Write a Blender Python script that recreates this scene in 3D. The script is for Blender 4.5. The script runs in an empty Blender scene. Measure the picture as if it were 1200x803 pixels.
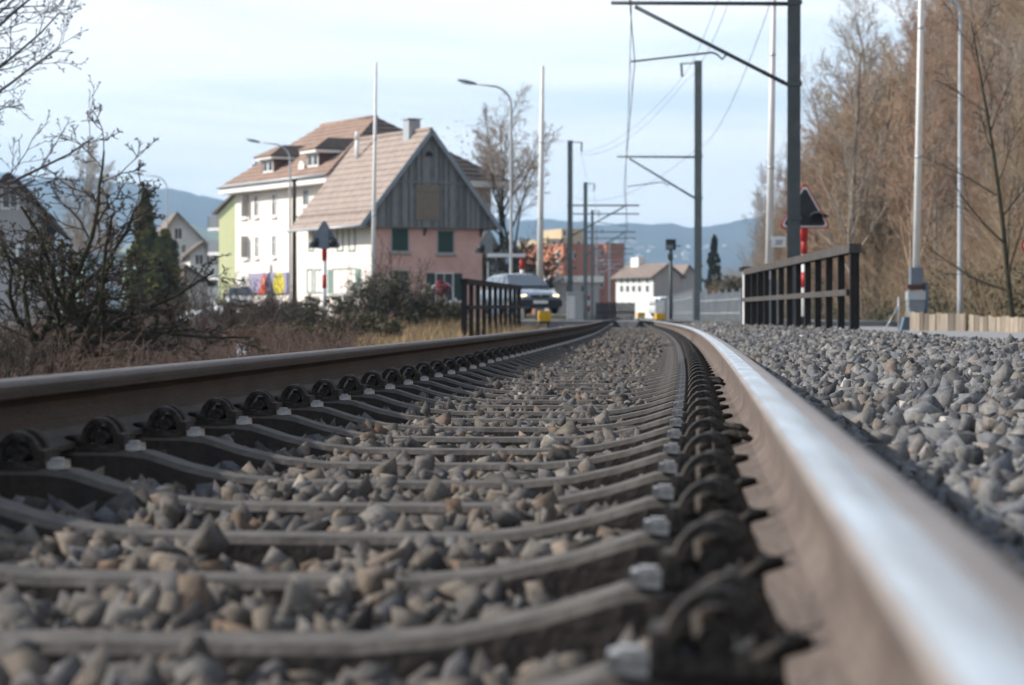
import bpy, math, random
import numpy as np
from mathutils import Vector, Matrix

rnd = random.Random(7)
nrng = np.random.default_rng(11)
SC = bpy.context.scene
COL = SC.collection
F = 2790.0          # focal length in photo pixels (1200 wide)
YH = 371.0          # horizon row
CZ = 0.125          # camera height above the rail head
R = math.radians

def at(px, py, d):
    return Vector(((px - 600) / F * d, d, CZ + (YH - py) / F * d))
def atx(px, d): return (px - 600) / F * d
def atz(py, d): return CZ + (YH - py) / F * d

# ------------------------------------------------------------------ objects
def tag(o, label=None, cat=None, group=None, kind=None):
    if label: o['label'] = label
    if cat: o['category'] = cat
    if group: o['group'] = group
    if kind: o['kind'] = kind
    return o

def thing(name, label, cat, loc=(0, 0, 0), rz=0.0, group=None):
    o = bpy.data.objects.new(name, None)
    COL.objects.link(o)
    o.empty_display_size = 0.2
    o.location = loc
    o.rotation_euler = (0, 0, rz)
    return tag(o, label, cat, group)

def kids(o): return [c for c in SC.objects if c.parent == o]

def copy_tree(o, parent=None):
    c = o.copy()
    COL.objects.link(c)
    c.parent = parent
    for ch in o.get('_k', None) or []: pass
    for ch in KIDS.get(o.name, []):
        copy_tree(ch, c)
    return c
KIDS = {}

def link(o, parent):
    COL.objects.link(o)
    if parent is not None:
        o.parent = parent
        KIDS.setdefault(parent.name, []).append(o)

def mesh_arrays(name, V, faces, mats, parent=None, loc=None, rz=0.0, midx=None, smooth=False, attr=None):
    """faces: list of int arrays (M,k)"""
    me = bpy.data.meshes.new(name)
    V = np.asarray(V, dtype=np.float32)
    me.vertices.add(len(V)); me.vertices.foreach_set('co', V.ravel())
    tot = sum(f.size for f in faces); npoly = sum(len(f) for f in faces)
    me.loops.add(tot)
    me.loops.foreach_set('vertex_index', np.concatenate([f.ravel() for f in faces]).astype(np.int32))
    me.polygons.add(npoly)
    sizes = np.concatenate([np.full(len(f), f.shape[1], dtype=np.int32) for f in faces])
    starts = np.concatenate([[0], np.cumsum(sizes)[:-1]]).astype(np.int32)
    me.polygons.foreach_set('loop_start', starts)
    me.polygons.foreach_set('loop_total', sizes)
    if midx is not None: me.polygons.foreach_set('material_index', np.asarray(midx, dtype=np.int32))
    if smooth: me.polygons.foreach_set('use_smooth', np.ones(npoly, dtype=bool))
    if attr is not None:
        for k, v in attr.items():
            a = me.attributes.new(k, 'FLOAT', 'POINT'); a.data.foreach_set('value', np.asarray(v, dtype=np.float32))
    for m in (mats if isinstance(mats, (list, tuple)) else [mats]): me.materials.append(m)
    me.update(calc_edges=True)
    o = bpy.data.objects.new(name, me)
    link(o, parent)
    if loc is not None: o.location = loc
    if rz: o.rotation_euler = (0, 0, rz)
    return o

class MB:
    def __init__(s): s.v = []; s.f = []; s.m = []; s.sm = []
    def face(s, idx, m=0, smooth=False): s.f.append(tuple(idx)); s.m.append(m); s.sm.append(smooth)
    def add(s, vs): n = len(s.v); s.v.extend([tuple(v) for v in vs]); return n
    def poly(s, pts, m=0):
        n = s.add(pts); s.face(range(n, n + len(pts)), m)
    def box(s, x0, x1, y0, y1, z0, z1, m=0):
        n = s.add([(x0,y0,z0),(x1,y0,z0),(x1,y1,z0),(x0,y1,z0),(x0,y0,z1),(x1,y0,z1),(x1,y1,z1),(x0,y1,z1)])
        for q in ((0,3,2,1),(4,5,6,7),(0,1,5,4),(1,2,6,5),(2,3,7,6),(3,0,4,7)): s.face([n+i for i in q], m)
        return s
    def cbox(s, c, size, mat3=None, m=0, bev=0):
        hx, hy, hz = size[0]/2, size[1]/2, size[2]/2
        n = len(s.v)
        for (x,y,z) in ((-1,-1,-1),(1,-1,-1),(1,1,-1),(-1,1,-1),(-1,-1,1),(1,-1,1),(1,1,1),(-1,1,1)):
            p = Vector((x*hx, y*hy, z*hz))
            if mat3 is not None: p = mat3 @ p
            s.v.append(tuple(p + Vector(c)))
        for q in ((0,3,2,1),(4,5,6,7),(0,1,5,4),(1,2,6,5),(2,3,7,6),(3,0,4,7)): s.face([n+i for i in q], m)
        return s
    def bar(s, a, b, w, h=None, m=0, up=(0,0,1)):
        """rectangular bar from a to b"""
        a = Vector(a); b = Vector(b); h = h or w
        t = (b - a); L = t.length; t.normalize()
        u = Vector(up)
        if abs(t.dot(u)) > .98: u = Vector((0,1,0))
        x = t.cross(u).normalized(); z = x.cross(t)
        M = Matrix((x, t, z)).transposed()
        return s.cbox((a+b)/2, (w, L, h), M, m)
    def tube(s, pts, r, n=8, m=0, cap=True, smooth=True):
        pts = [Vector(p) for p in pts]
        rs = r if isinstance(r, (list, tuple)) else [r]*len(pts)
        base = len(s.v)
        u = None
        for i, p in enumerate(pts):
            t = (pts[min(i+1, len(pts)-1)] - pts[max(i-1, 0)])
            t = t.normalized() if t.length > 1e-9 else Vector((0,0,1))
            if u is None:
                u = Vector((0,0,1)) if abs(t.z) < .9 else Vector((1,0,0))
            x = (u - t*u.dot(t)).normalized(); u = x
            y = t.cross(x)
            for k in range(n):
                a = 2*math.pi*k/n
                s.v.append(tuple(p + (x*math.cos(a) + y*math.sin(a))*rs[i]))
        for i in range(len(pts)-1):
            for k in range(n):
                s.face((base+i*n+k, base+i*n+(k+1)%n, base+(i+1)*n+(k+1)%n, base+(i+1)*n+k), m, smooth)
        if cap:
            s.face([base+k for k in range(n)][::-1], m); e = base+(len(pts)-1)*n
            s.face([e+k for k in range(n)], m)
        return s
    def loft(s, rings, m=0, smooth=True, cap=True, closed=True):
        base = len(s.v); n = len(rings[0])
        for r_ in rings: s.v.extend([tuple(p) for p in r_])
        for i in range(len(rings)-1):
            for k in range(n if closed else n-1):
                mm = m(i, k) if callable(m) else m
                s.face((base+i*n+k, base+i*n+(k+1)%n, base+(i+1)*n+(k+1)%n, base+(i+1)*n+k), mm, smooth)
        if cap:
            mm = 0 if callable(m) else m
            s.face([base+k for k in range(n)][::-1], mm); e = base+(len(rings)-1)*n
            s.face([e+k for k in range(n)], mm)
        return s
    def prism(s, poly, d, m=0):
        """poly: list of 3D points; d: extrusion vector"""
        d = Vector(d); n = len(poly); b = s.add(poly); s.add([Vector(p)+d for p in poly])
        s.face([b+i for i in range(n)], m); s.face([b+n+i for i in range(n)][::-1], m)
        for i in range(n): s.face((b+i, b+n+i, b+n+(i+1)%n, b+(i+1)%n), m)
        return s
    def disc(s, c, r, axis='y', depth=.02, n=20, m=0):
        c = Vector(c); ax = {'x': Vector((1,0,0)), 'y': Vector((0,1,0)), 'z': Vector((0,0,1))}[axis] if isinstance(axis, str) else Vector(axis).normalized()
        return s.tube([c - ax*depth/2, c + ax*depth/2], r, n, m, True, False)
    def build(s, name, mats, parent=None, loc=None, rz=0.0):
        me = bpy.data.meshes.new(name)
        me.from_pydata(s.v, [], s.f)
        for m in (mats if isinstance(mats, (list, tuple)) else [mats]): me.materials.append(m)
        me.polygons.foreach_set('material_index', s.m)
        me.polygons.foreach_set('use_smooth', s.sm)
        me.update()
        import bmesh
        bm = bmesh.new(); bm.from_mesh(me); bmesh.ops.recalc_face_normals(bm, faces=bm.faces); bm.to_mesh(me); bm.free()
        o = bpy.data.objects.new(name, me)
        link(o, parent)
        if loc is not None: o.location = loc
        if rz: o.rotation_euler = (0, 0, rz)
        return o

# ------------------------------------------------------------------ materials
def mat(name, col, rough=.8, col2=None, scale=4.0, bump=0.0, bscale=None, metal=0.0, detail=5.0, stretch=None, spec=.3, ramp=(.35, .65), emit=None, attr=None, coat=0.0, transl=0.0):
    m = bpy.data.materials.new(name); m.use_nodes = True
    nt = m.node_tree; N = nt.nodes; L = nt.links
    b = N['Principled BSDF']
    b.inputs['Base Color'].default_value = (*col, 1)
    b.inputs['Roughness'].default_value = rough
    b.inputs['Metallic'].default_value = metal
    b.inputs['Specular IOR Level'].default_value = spec
    b.inputs['Coat Weight'].default_value = coat
    if emit:
        b.inputs['Emission Color'].default_value = (*emit[0], 1); b.inputs['Emission Strength'].default_value = emit[1]
    tc = N.new('ShaderNodeTexCoord'); src = tc.outputs['Object']
    if stretch:
        mp = N.new('ShaderNodeMapping'); mp.inputs['Scale'].default_value = stretch
        L.new(src, mp.inputs['Vector']); src = mp.outputs['Vector']
    if col2 is not None:
        n = N.new('ShaderNodeTexNoise'); n.inputs['Scale'].default_value = scale; n.inputs['Detail'].default_value = detail
        n.inputs['Roughness'].default_value = .62
        L.new(src, n.inputs['Vector'])
        rp = N.new('ShaderNodeMapRange'); rp.inputs['From Min'].default_value = ramp[0]; rp.inputs['From Max'].default_value = ramp[1]
        mx = N.new('ShaderNodeMix'); mx.data_type = 'RGBA'
        mx.inputs['A'].default_value = (*col, 1); mx.inputs['B'].default_value = (*col2, 1)
        L.new(n.outputs['Fac'], rp.inputs['Value'])
        L.new(rp.outputs['Result'], mx.inputs['Factor']); L.new(mx.outputs['Result'], b.inputs['Base Color'])
        out = mx.outputs['Result']
    else: out = None
    if attr:   # per-piece tint attribute, -1..1 : mixes towards listed colours
        a = N.new('ShaderNodeAttribute'); a.attribute_name = 'tint'
        cr = N.new('ShaderNodeValToRGB'); cr.color_ramp.interpolation = 'LINEAR'
        els = cr.color_ramp.elements
        els[0].position = 0; els[0].color = (*attr[0], 1); els[1].position = 1; els[1].color = (*attr[-1], 1)
        for i in range(1, len(attr)-1):
            e = els.new(i/(len(attr)-1)); e.color = (*attr[i], 1)
        L.new(a.outputs['Fac'], cr.inputs['Fac'])
        if out is not None:
            m2 = N.new('ShaderNodeMix'); m2.data_type = 'RGBA'; m2.blend_type = 'MULTIPLY'; m2.inputs['Factor'].default_value = 1
            L.new(cr.outputs['Color'], m2.inputs['A']); L.new(out, m2.inputs['B']); L.new(m2.outputs['Result'], b.inputs['Base Color'])
        else: L.new(cr.outputs['Color'], b.inputs['Base Color'])
    if bump:
        n2 = N.new('ShaderNodeTexNoise'); n2.inputs['Scale'].default_value = bscale or scale*4; n2.inputs['Detail'].default_value = 4
        L.new(src, n2.inputs['Vector'])
        bp = N.new('ShaderNodeBump'); bp.inputs['Strength'].default_value = min(1, bump); bp.inputs['Distance'].default_value = .02 if bump <= 1 else .02*bump
        L.new(n2.outputs['Fac'], bp.inputs['Height']); L.new(bp.outputs['Normal'], b.inputs['Normal'])
    return m

M = {}
M['rail_rust'] = mat('rusty rail steel', (.085,.066,.056), .88, (.175,.138,.118), 5, .7, 70, metal=.05, stretch=(1.5,1.2,.7), ramp=(.3,.7), detail=9)
M['rail_shaded'] = mat('brown rail steel with painted shade', (.052,.044,.040), .75, (.085,.07,.062), 5, .25, 60, stretch=(3,.5,3))  # darker copy of the rail steel, with the web's shade painted in
M['rail_dull'] = mat('dull worn rail head', (.125,.112,.102), .68, (.085,.076,.07), 7, .2, 60, metal=0, stretch=(3,.4,3))
M['rail_top'] = mat('polished rail head', (.70,.71,.73), .24, (.45,.43,.41), 7, .06, 50, metal=1.0, stretch=(6,.25,6))
M['rail_edge'] = mat('dull rail head', (.20,.165,.145), .5, (.27,.235,.215), 8, .1, 60, metal=.2, stretch=(3,.4,3))
M['sleeper'] = mat('dusty sleeper steel', (.055,.049,.044), .88, (.122,.108,.096), 16, .25, 35, ramp=(.3,.7))
M['clip'] = mat('dark clip steel', (.024,.021,.019), .7, (.085,.066,.052), 30, .5, 90, metal=.2, ramp=(.42,.75))
M['wedge'] = mat('worn bright steel', (.62,.61,.60), .45, (.20,.18,.165), 30, .1, 90, metal=.4)
M['stone'] = mat('crushed ballast stone', (.55,.54,.53), .92, (1.12,1.09,1.05), 60, .25, 250, ramp=(.3,.7), detail=9,
                 attr=[(.030,.028,.026),(.070,.065,.061),(.112,.104,.098),(.155,.131,.107),(.098,.099,.110),(.19,.177,.16),(.145,.10,.07),(.42,.385,.335)])
M['stone_fresh'] = mat('fresh blue grey ballast stone', (.55,.54,.53), .92, (1.12,1.10,1.07), 60, .25, 250, ramp=(.3,.7), detail=9,
                 attr=[(.038,.038,.039),(.085,.086,.090),(.145,.147,.154),(.20,.193,.183),(.14,.148,.168),(.26,.258,.255),(.17,.135,.11),(.52,.51,.49)])
M['bed'] = mat('gravel bed', (.045,.042,.04), .95, (.14,.13,.12), 22, 1, 45)
M['ground'] = mat('winter ground', (.085,.066,.046), .95, (.13,.12,.06), .35, 1, 6, detail=8)
M['asphalt'] = mat('asphalt', (.13,.13,.135), .9, (.18,.18,.18), 3, .3, 90)
M['path'] = mat('pale asphalt', (.22,.22,.225), .9, (.28,.275,.27), 2, .3, 90)
M['concrete'] = mat('concrete', (.50,.49,.47), .9, (.27,.26,.245), 5, .25, 60)
M['rubber'] = mat('black rubber', (.022,.022,.023), .7, (.04,.04,.04), 10)
M['rail_wood'] = mat('tarred timber', (.012,.010,.009), .8, (.026,.021,.019), 6, .3, 40, stretch=(8,8,1))
M['rail_cap'] = mat('weathered timber cap', (.040,.034,.031), .8, (.085,.076,.07), 6, .3, 40)
M['mast'] = mat('grey green painted steel', (.062,.075,.078), .55, (.085,.098,.10), 3, .05, metal=.2)
M['mast2'] = mat('grey mast steel', (.12,.145,.14), .55, (.16,.185,.18), 3, .05, metal=.2)
M['wire'] = mat('dark wire', (.05,.05,.055), .6)
M['insul'] = mat('brown insulator', (.04,.03,.03), .3)
M['galv'] = mat('galvanised steel', (.40,.42,.44), .45, (.48,.50,.52), 2, metal=.5)
M['whitepole'] = mat('white painted pole', (.72,.72,.70), .5, (.55,.54,.52), 3, ramp=(.5,.8))
M['redpaint'] = mat('red paint', (.48,.025,.02), .5, (.40,.03,.03), 6)
M['whitepaint'] = mat('white paint', (.76,.76,.75), .5, (.66,.66,.65), 6)
M['signback'] = mat('grey sign back', (.14,.165,.20), .55, (.18,.205,.235), 4, metal=.2)
M['signgrey'] = mat('pale grey sign back', (.20,.215,.22), .5, (.16,.175,.18), 4, metal=.3)
M['black'] = mat('matt black', (.012,.013,.015), .6)
M['blackpaint'] = mat('black panel', (.02,.022,.026), .55, (.03,.032,.036), 9)
M['yellow'] = mat('yellow enamel', (.72,.42,.015), .5, (.60,.34,.02), 8)
M['pink'] = mat('pink render', (.72,.47,.41), .9, (.60,.355,.31), 1.2, .15, 50)
M['cream'] = mat('cream render', (.87,.80,.74), .9, (.82,.745,.68), .8, .1, 40)
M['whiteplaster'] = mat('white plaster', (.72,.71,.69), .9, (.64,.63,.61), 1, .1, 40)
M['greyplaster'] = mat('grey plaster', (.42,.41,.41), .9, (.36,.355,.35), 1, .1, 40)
M['green'] = mat('lime render', (.62,.64,.37), .9, (.58,.60,.34), 1)
M['blue'] = mat('pale blue cladding', (.42,.58,.66), .8, (.48,.62,.69), 1)
M['terra'] = mat('terracotta render', (.50,.20,.115), .9, (.44,.175,.105), .5)
M['terra2'] = mat('dark terracotta brick', (.42,.175,.115), .9, (.36,.15,.105), .5)
M['ochre'] = mat('ochre render', (.50,.40,.26), .9, (.46,.365,.235), .5)
M['tile'] = mat('brown roof tile', (.29,.225,.19), .85, (.37,.30,.26), 2.2, .6, 22, stretch=(1,1,1), detail=8)
M['tile_red'] = mat('russet roof tile', (.25,.16,.12), .85, (.34,.245,.19), 1.4, .6, 22, detail=8)
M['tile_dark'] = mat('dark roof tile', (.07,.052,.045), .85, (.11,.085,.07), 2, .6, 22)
M['tile_far'] = mat('grey brown roof', (.21,.165,.135), .85, (.27,.215,.18), 1.2, .5, 12)
M['clad'] = mat('weathered grey boards', (.15,.16,.17), .9, (.25,.255,.255), 3.0, .4, 30, stretch=(5,5,.6), detail=7)
M['bargeboard'] = mat('grey blue bargeboard', (.22,.26,.30), .7, (.28,.32,.36), 3)
M['pinewood'] = mat('pale boards', (.20,.165,.125), .85, (.26,.22,.17), 4, .3, 30, stretch=(5,5,.5))
M['fencewood'] = mat('grey fence planks', (.235,.185,.14), .9, (.37,.315,.25), 2.6, .4, 30, stretch=(6,6,.5), detail=7)
M['glass'] = mat('window glass', (.03,.037,.042), .08, (.05,.06,.065), 1, spec=.6)
M['trim'] = mat('white trim', (.75,.74,.72), .7)
M['sill'] = mat('grey sandstone', (.35,.34,.33), .85, (.42,.41,.39), 4)
M['shutter'] = mat('dark green shutter', (.022,.05,.042), .7, (.03,.065,.055), 6, stretch=(1,1,12))
M['shutter_pale'] = mat('faded green shutter', (.17,.285,.25), .75, (.22,.33,.29), 5)
M['brown'] = mat('brown timber', (.10,.055,.04), .8)
M['sheet'] = mat('zinc sheet', (.36,.39,.42), .5, (.43,.46,.48), 3, metal=.4)
M['carpaint'] = mat('dark blue car paint', (.13,.16,.20), .22, spec=.6, coat=1.0)
M['carwhite'] = mat('white car paint', (.68,.70,.72), .3, coat=.8)
M['carglass'] = mat('car glass', (.02,.026,.03), .05, spec=.8, coat=1)
M['tyre'] = mat('tyre', (.02,.02,.02), .9)
M['rim'] = mat('rim', (.45,.46,.48), .35, metal=.8)
M['lamp_on'] = mat('lit headlamp', (.9,.85,.7), .3, emit=((1,.80,.48), 1.3))
M['lamp_clear'] = mat('headlamp glass', (.6,.62,.62), .15, spec=.8, coat=1)
M['plate'] = mat('number plate', (.75,.75,.72), .5)
M['bark'] = mat('brown bark', (.105,.08,.062), .95, (.175,.14,.11), 6, .5, 30)
M['bark_dark'] = mat('dark mossy bark', (.030,.026,.019), .95, (.060,.056,.032), 8, .5, 40)
M['bark_pale'] = mat('pale bark', (.27,.235,.20), .95, (.19,.16,.13), 5, .4, 30)
M['twig'] = mat('brown twigs', (.29,.21,.135), .9, (.42,.32,.21), .7)
M['cane'] = mat('dull red canes', (.10,.066,.055), .9, (.16,.11,.09), .7)
M['twig_red'] = mat('reddish twigs', (.29,.185,.125), .9, (.41,.28,.195), .7)
M['twig_grey'] = mat('grey twigs', (.26,.215,.175), .9, (.37,.315,.26), .7)
M['twig_dark'] = mat('dark twigs', (.045,.036,.03), .9, (.075,.06,.05), .8)
M['twig_blue'] = mat('grey violet twigs', (.085,.075,.085), .9, (.12,.105,.11), .8)
M['lichen'] = mat('mossy spurs', (.040,.042,.018), .95, (.065,.068,.026), 6)
M['thuja'] = mat('thuja foliage', (.036,.05,.016), .85, (.20,.185,.035), .9, ramp=(.42,.66))
M['thuja_dark'] = mat('dark cypress foliage', (.022,.034,.018), .85, (.05,.055,.026), 1.3)
M['leaf_green'] = mat('dark evergreen leaves', (.065,.072,.045), .7, (.125,.115,.08), 1.7, spec=.4)
M['leaf_mix'] = mat('bramble leaves', (.06,.068,.034), .7, (.135,.105,.062), 1.9)
M['leaf_dry'] = mat('withered leaves', (.22,.125,.065), .85, (.30,.20,.11), 1.5)
M['leaf_yellow'] = mat('ochre leaves', (.21,.165,.065), .85, (.26,.19,.09), 1.5)
M['grass'] = mat('winter grass', (.16,.175,.06), .9, (.23,.20,.09), 1.5)
M['drygrass'] = mat('dry grass', (.30,.21,.115), .9, (.38,.28,.165), 1.5)
M['hillfloor'] = mat('leaf litter', (.15,.105,.075), .95, (.235,.17,.12), .5, 1, 3, detail=9)
M['forest'] = mat('far forest', (.022,.032,.034), .95, (.05,.06,.06), .006, detail=10, ramp=(.4,.6))
M['meadow'] = mat('far meadow', (.13,.17,.09), .95, (.20,.22,.15), .004)
M['farwall'] = mat('far house wall', (.66,.64,.60), .9)
M['lilac'] = mat('lilac poster', (.36,.31,.42), .7, (.26,.27,.40), 2.5)
M['posterred'] = mat('orange red poster ink', (.62,.10,.045), .7, (.50,.07,.05), 6)
M['posteryellow'] = mat('yellow poster ink', (.62,.52,.05), .7)
M['skin'] = mat('pale pink poster ink', (.62,.33,.25), .7)
M['tarp'] = mat('white tarpaulin', (.62,.65,.68), .6, (.52,.55,.58), 3)
M['bluebanner'] = mat('violet banner', (.16,.16,.33), .7, (.30,.29,.42), 3)
M['boxgrey'] = mat('grey enamel', (.17,.19,.21), .5, (.21,.23,.25), 5)
M['boxblue'] = mat('blue grey enamel', (.085,.12,.16), .5, (.115,.15,.19), 5)
M['jacket'] = mat('red cloth', (.17,.018,.03), .9, (.12,.014,.025), 9)
M['shutter_mid'] = mat('grey green shutter', (.075,.12,.105), .8, (.11,.15,.13), 6)
for i_, (c1, c2) in enumerate((((.12,.13,.14), (.21,.215,.22)), ((.19,.20,.21), (.28,.285,.285)), ((.09,.095,.10), (.17,.17,.17)))):
    M['clad%d' % i_] = mat('weathered grey boards', c1, .9, c2, 3.0, .4, 30, stretch=(5,5,.6), detail=7)
M['sleeper_flank_shade'] = mat('trough flank with painted shade', (.022,.018,.016), .9, (.045,.036,.03), 9, .4, 40)  # dark flank colour stands in for the shade under the sleeper top
for i_, k_ in enumerate((.62, 1.0, 1.25)):
    M['plank%d' % i_] = mat('grey fence planks', tuple(v*k_ for v in (.235,.185,.14)), .9, tuple(v*k_ for v in (.37,.315,.25)), 2.6, .4, 30, stretch=(6,6,.5), detail=7)
# ------------------------------------------------------------------ camera, sun, sky
cam = bpy.data.cameras.new('camera'); cam_o = bpy.data.objects.new('camera', cam); COL.objects.link(cam_o)
cam.sensor_fit = 'HORIZONTAL'; cam.sensor_width = 23.6; cam.lens = F/1200*23.6
cam.clip_start = .05; cam.clip_end = 20000
cam_o.location = (0, 0, CZ)
cam_o.rotation_euler = (R(90) - math.atan((401.5-YH)/F), 0, 0)
cam.dof.use_dof = True; cam.dof.focus_distance = 9.3; cam.dof.aperture_fstop = 4.2
SC.camera = cam_o

SUN_AZ, SUN_EL = R(-84), R(31)       # azimuth from +Y towards +X, elevation
sd = Vector((math.sin(SUN_AZ)*math.cos(SUN_EL), math.cos(SUN_AZ)*math.cos(SUN_EL), math.sin(SUN_EL)))
sun = bpy.data.lights.new('sun', 'SUN'); sun.energy = 4.9; sun.angle = R(.6); sun.color = (1, .94, .86)
sun_o = bpy.data.objects.new('sun', sun); COL.objects.link(sun_o)
sun_o.rotation_euler = (-sd).to_track_quat('-Z', 'Y').to_euler()
w = bpy.data.worlds.new('World'); SC.world = w; w.use_nodes = True
wn = w.node_tree.nodes; wl = w.node_tree.links
bg = wn['Background']; bg.inputs['Strength'].default_value = .125
sky = wn.new('ShaderNodeTexSky'); sky.sky_type = 'NISHITA'; sky.sun_disc = False
sky.sun_elevation = SUN_EL; sky.sun_rotation = SUN_AZ; sky.dust_density = 1.2; sky.ozone_density = 1.5
tc = wn.new('ShaderNodeTexCoord')
mp = wn.new('ShaderNodeMapping'); mp.inputs['Scale'].default_value = (3.2, 3.2, 26.0); mp.inputs['Rotation'].default_value = (0, R(2.0), 0)
wl.new(tc.outputs['Generated'], mp.inputs['Vector'])
n1 = wn.new('ShaderNodeTexNoise'); n1.inputs['Scale'].default_value = 1.0; n1.inputs['Detail'].default_value = 7; n1.inputs['Roughness'].default_value = .5; n1.inputs['Distortion'].default_value = .35
wl.new(mp.outputs['Vector'], n1.inputs['Vector'])
mr = wn.new('ShaderNodeMapRange'); mr.interpolation_type = 'SMOOTHSTEP'
mr.inputs['From Min'].default_value = .36; mr.inputs['From Max'].default_value = .60; mr.inputs['To Min'].default_value = .34; mr.inputs['To Max'].default_value = .98
wl.new(n1.outputs['Fac'], mr.inputs['Value'])
mx = wn.new('ShaderNodeMix'); mx.data_type = 'RGBA'
mx.inputs['B'].default_value = (8.8, 8.9, 9.0, 1)       # thin high cloud lit by the sun
mb_ = wn.new('ShaderNodeMix'); mb_.data_type = 'RGBA'; mb_.inputs['Factor'].default_value = .6
mb_.inputs['B'].default_value = (4.9, 6.7, 8.5, 1)      # thin blue between the clouds
wl.new(sky.outputs['Color'], mb_.inputs['A'])
sx = wn.new('ShaderNodeSeparateXYZ'); wl.new(tc.outputs['Generated'], sx.inputs['Vector'])
ev = wn.new('ShaderNodeMapRange'); ev.interpolation_type = 'SMOOTHSTEP'     # cloud thinned overhead, out of view, to lower the sky fill
ev.inputs['From Min'].default_value = .22; ev.inputs['From Max'].default_value = .55; ev.inputs['To Min'].default_value = 1; ev.inputs['To Max'].default_value = .22
wl.new(sx.outputs['Z'], ev.inputs['Value'])
ml = wn.new('ShaderNodeMath'); ml.operation = 'MULTIPLY'; wl.new(mr.outputs['Result'], ml.inputs[0]); wl.new(ev.outputs['Result'], ml.inputs[1])
m6 = wn.new('ShaderNodeMath'); m6.operation = 'MULTIPLY'; m6.inputs[0].default_value = .62; wl.new(ev.outputs['Result'], m6.inputs[1]); wl.new(m6.outputs[0], mb_.inputs['Factor'])
wl.new(ml.outputs[0], mx.inputs['Factor']); wl.new(mb_.outputs['Result'], mx.inputs['A']); wl.new(mx.outputs['Result'], bg.inputs['Color'])
SC.view_settings.view_transform = 'Standard'; SC.view_settings.look = 'None'; SC.view_settings.exposure = .40; SC.view_settings.gamma = 1
SC.render.engine = 'CYCLES'
cy = SC.cycles
cy.max_bounces = 6; cy.diffuse_bounces = 3; cy.glossy_bounces = 3; cy.transparent_max_bounces = 6; cy.volume_bounces = 0
cy.use_denoising = True; cy.caustics_reflective = False; cy.caustics_refractive = False; cy.sample_clamp_indirect = 4

# ------------------------------------------------------------------ track alignment
def tx(y):
    y0 = 45.0
    if y <= y0: return -.6325 + .081*y - .00038*y*y
    return -.6325 + .081*y0 - .00038*y0*y0 + (.081-.00076*y0)*(y-y0)
def tslope(y): return .081 - .00076*min(y, 45.0)
def tp(u, y, z):
    m = tslope(y); L = math.hypot(1, m)
    return Vector((tx(y) + u/L, y - u*m/L, z))
tx_np = np.vectorize(tx)

def sstep(a, b, x):
    t = np.clip((x-a)/(b-a), 0, 1); return t*t*(3-2*t)
def foot(y): return np.maximum(10.2 + .054*y, .095*y)
def hash_wave(x, y, s):
    return np.sin(x*1.3*s+1.7)*np.cos(y*1.1*s+.4) + .5*np.sin(x*2.9*s+y*2.3*s)
def ground_z(x, y):
    x = np.asarray(x, float); y = np.asarray(y, float)
    u = x - tx_np(y)
    left = -.62 + .55*sstep(38, 70, y) + .05*sstep(80, 120, y)
    right = -.34 + .20*sstep(60, 90, y)
    z = np.where(u < 0, left, right)
    z = z + .30*sstep(110, 200, y)*(u < 0) - .0
    corr = (np.abs(u) < 3.0)
    z = np.where(corr, np.minimum(z, -.42), z)
    lowl = sstep(-4, -14, u)*-.35*(1-sstep(60, 100, y))
    z = z + lowl
    z = z + .035*hash_wave(x, y, .6)*(~corr)
    z = np.where((y > 62) & (y < 82), np.minimum(z, -.10), z)     # level crossing sits above
    return z

ax = np.concatenate([np.linspace(-4500, -400, 12), np.linspace(-350, -60, 18), np.linspace(-55, -12, 30), np.linspace(-11, 14, 70), np.linspace(15, 60, 30), np.linspace(70, 400, 14), np.linspace(450, 4500, 12)])
ay = np.concatenate([[-3000, -800, -200, -60], np.linspace(-20, 110, 150), np.linspace(112, 260, 60), np.linspace(270, 700, 24), np.linspace(800, 5200, 16)])
def grid_mesh(name, X, Y, Z, m, kind='structure', smooth=True):
    ny, nx = X.shape
    V = np.stack([X, Y, Z], -1).reshape(-1, 3)
    i = np.arange(ny-1)[:, None]*nx + np.arange(nx-1)[None]
    q = np.stack([i, i+1, i+nx+1, i+nx], -1).reshape(-1, 4)
    o = mesh_arrays(name, V, [q], m, smooth=smooth)
    return tag(o, kind=kind)
GX, GY = np.meshgrid(ax, ay)
GZ = ground_z(GX, GY)
grid_mesh('ground', GX, GY, GZ, M['ground'])

# wooded slope to the right of the line
hy = np.concatenate([np.linspace(-30, 60, 12), np.linspace(65, 320, 70), np.linspace(340, 900, 20)])
ht = np.concatenate([[-2.0, -.5], np.linspace(0, 30, 26), np.linspace(33, 130, 16)])
HT, HY = np.meshgrid(ht, hy)
def hill_z(t, y):
    t = np.asarray(t, float); y = np.asarray(y, float)
    s = np.maximum(t, 0)
    z = -.3 + .84*s*sstep(0, 5, s) - .0019*np.minimum(s, 130)**2
    return z + np.minimum(s*.15, .8)*.6*hash_wave(t, y, .22) + np.where(t < 0, t*.25, 0)
HX = foot(HY) + HT
grid_mesh('hillside', HX, HY, hill_z(HT, HY), M['hillfloor'])
def hill_at(x, y):
    t = x - float(foot(y)); return float(hill_z(t, y))

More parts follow.
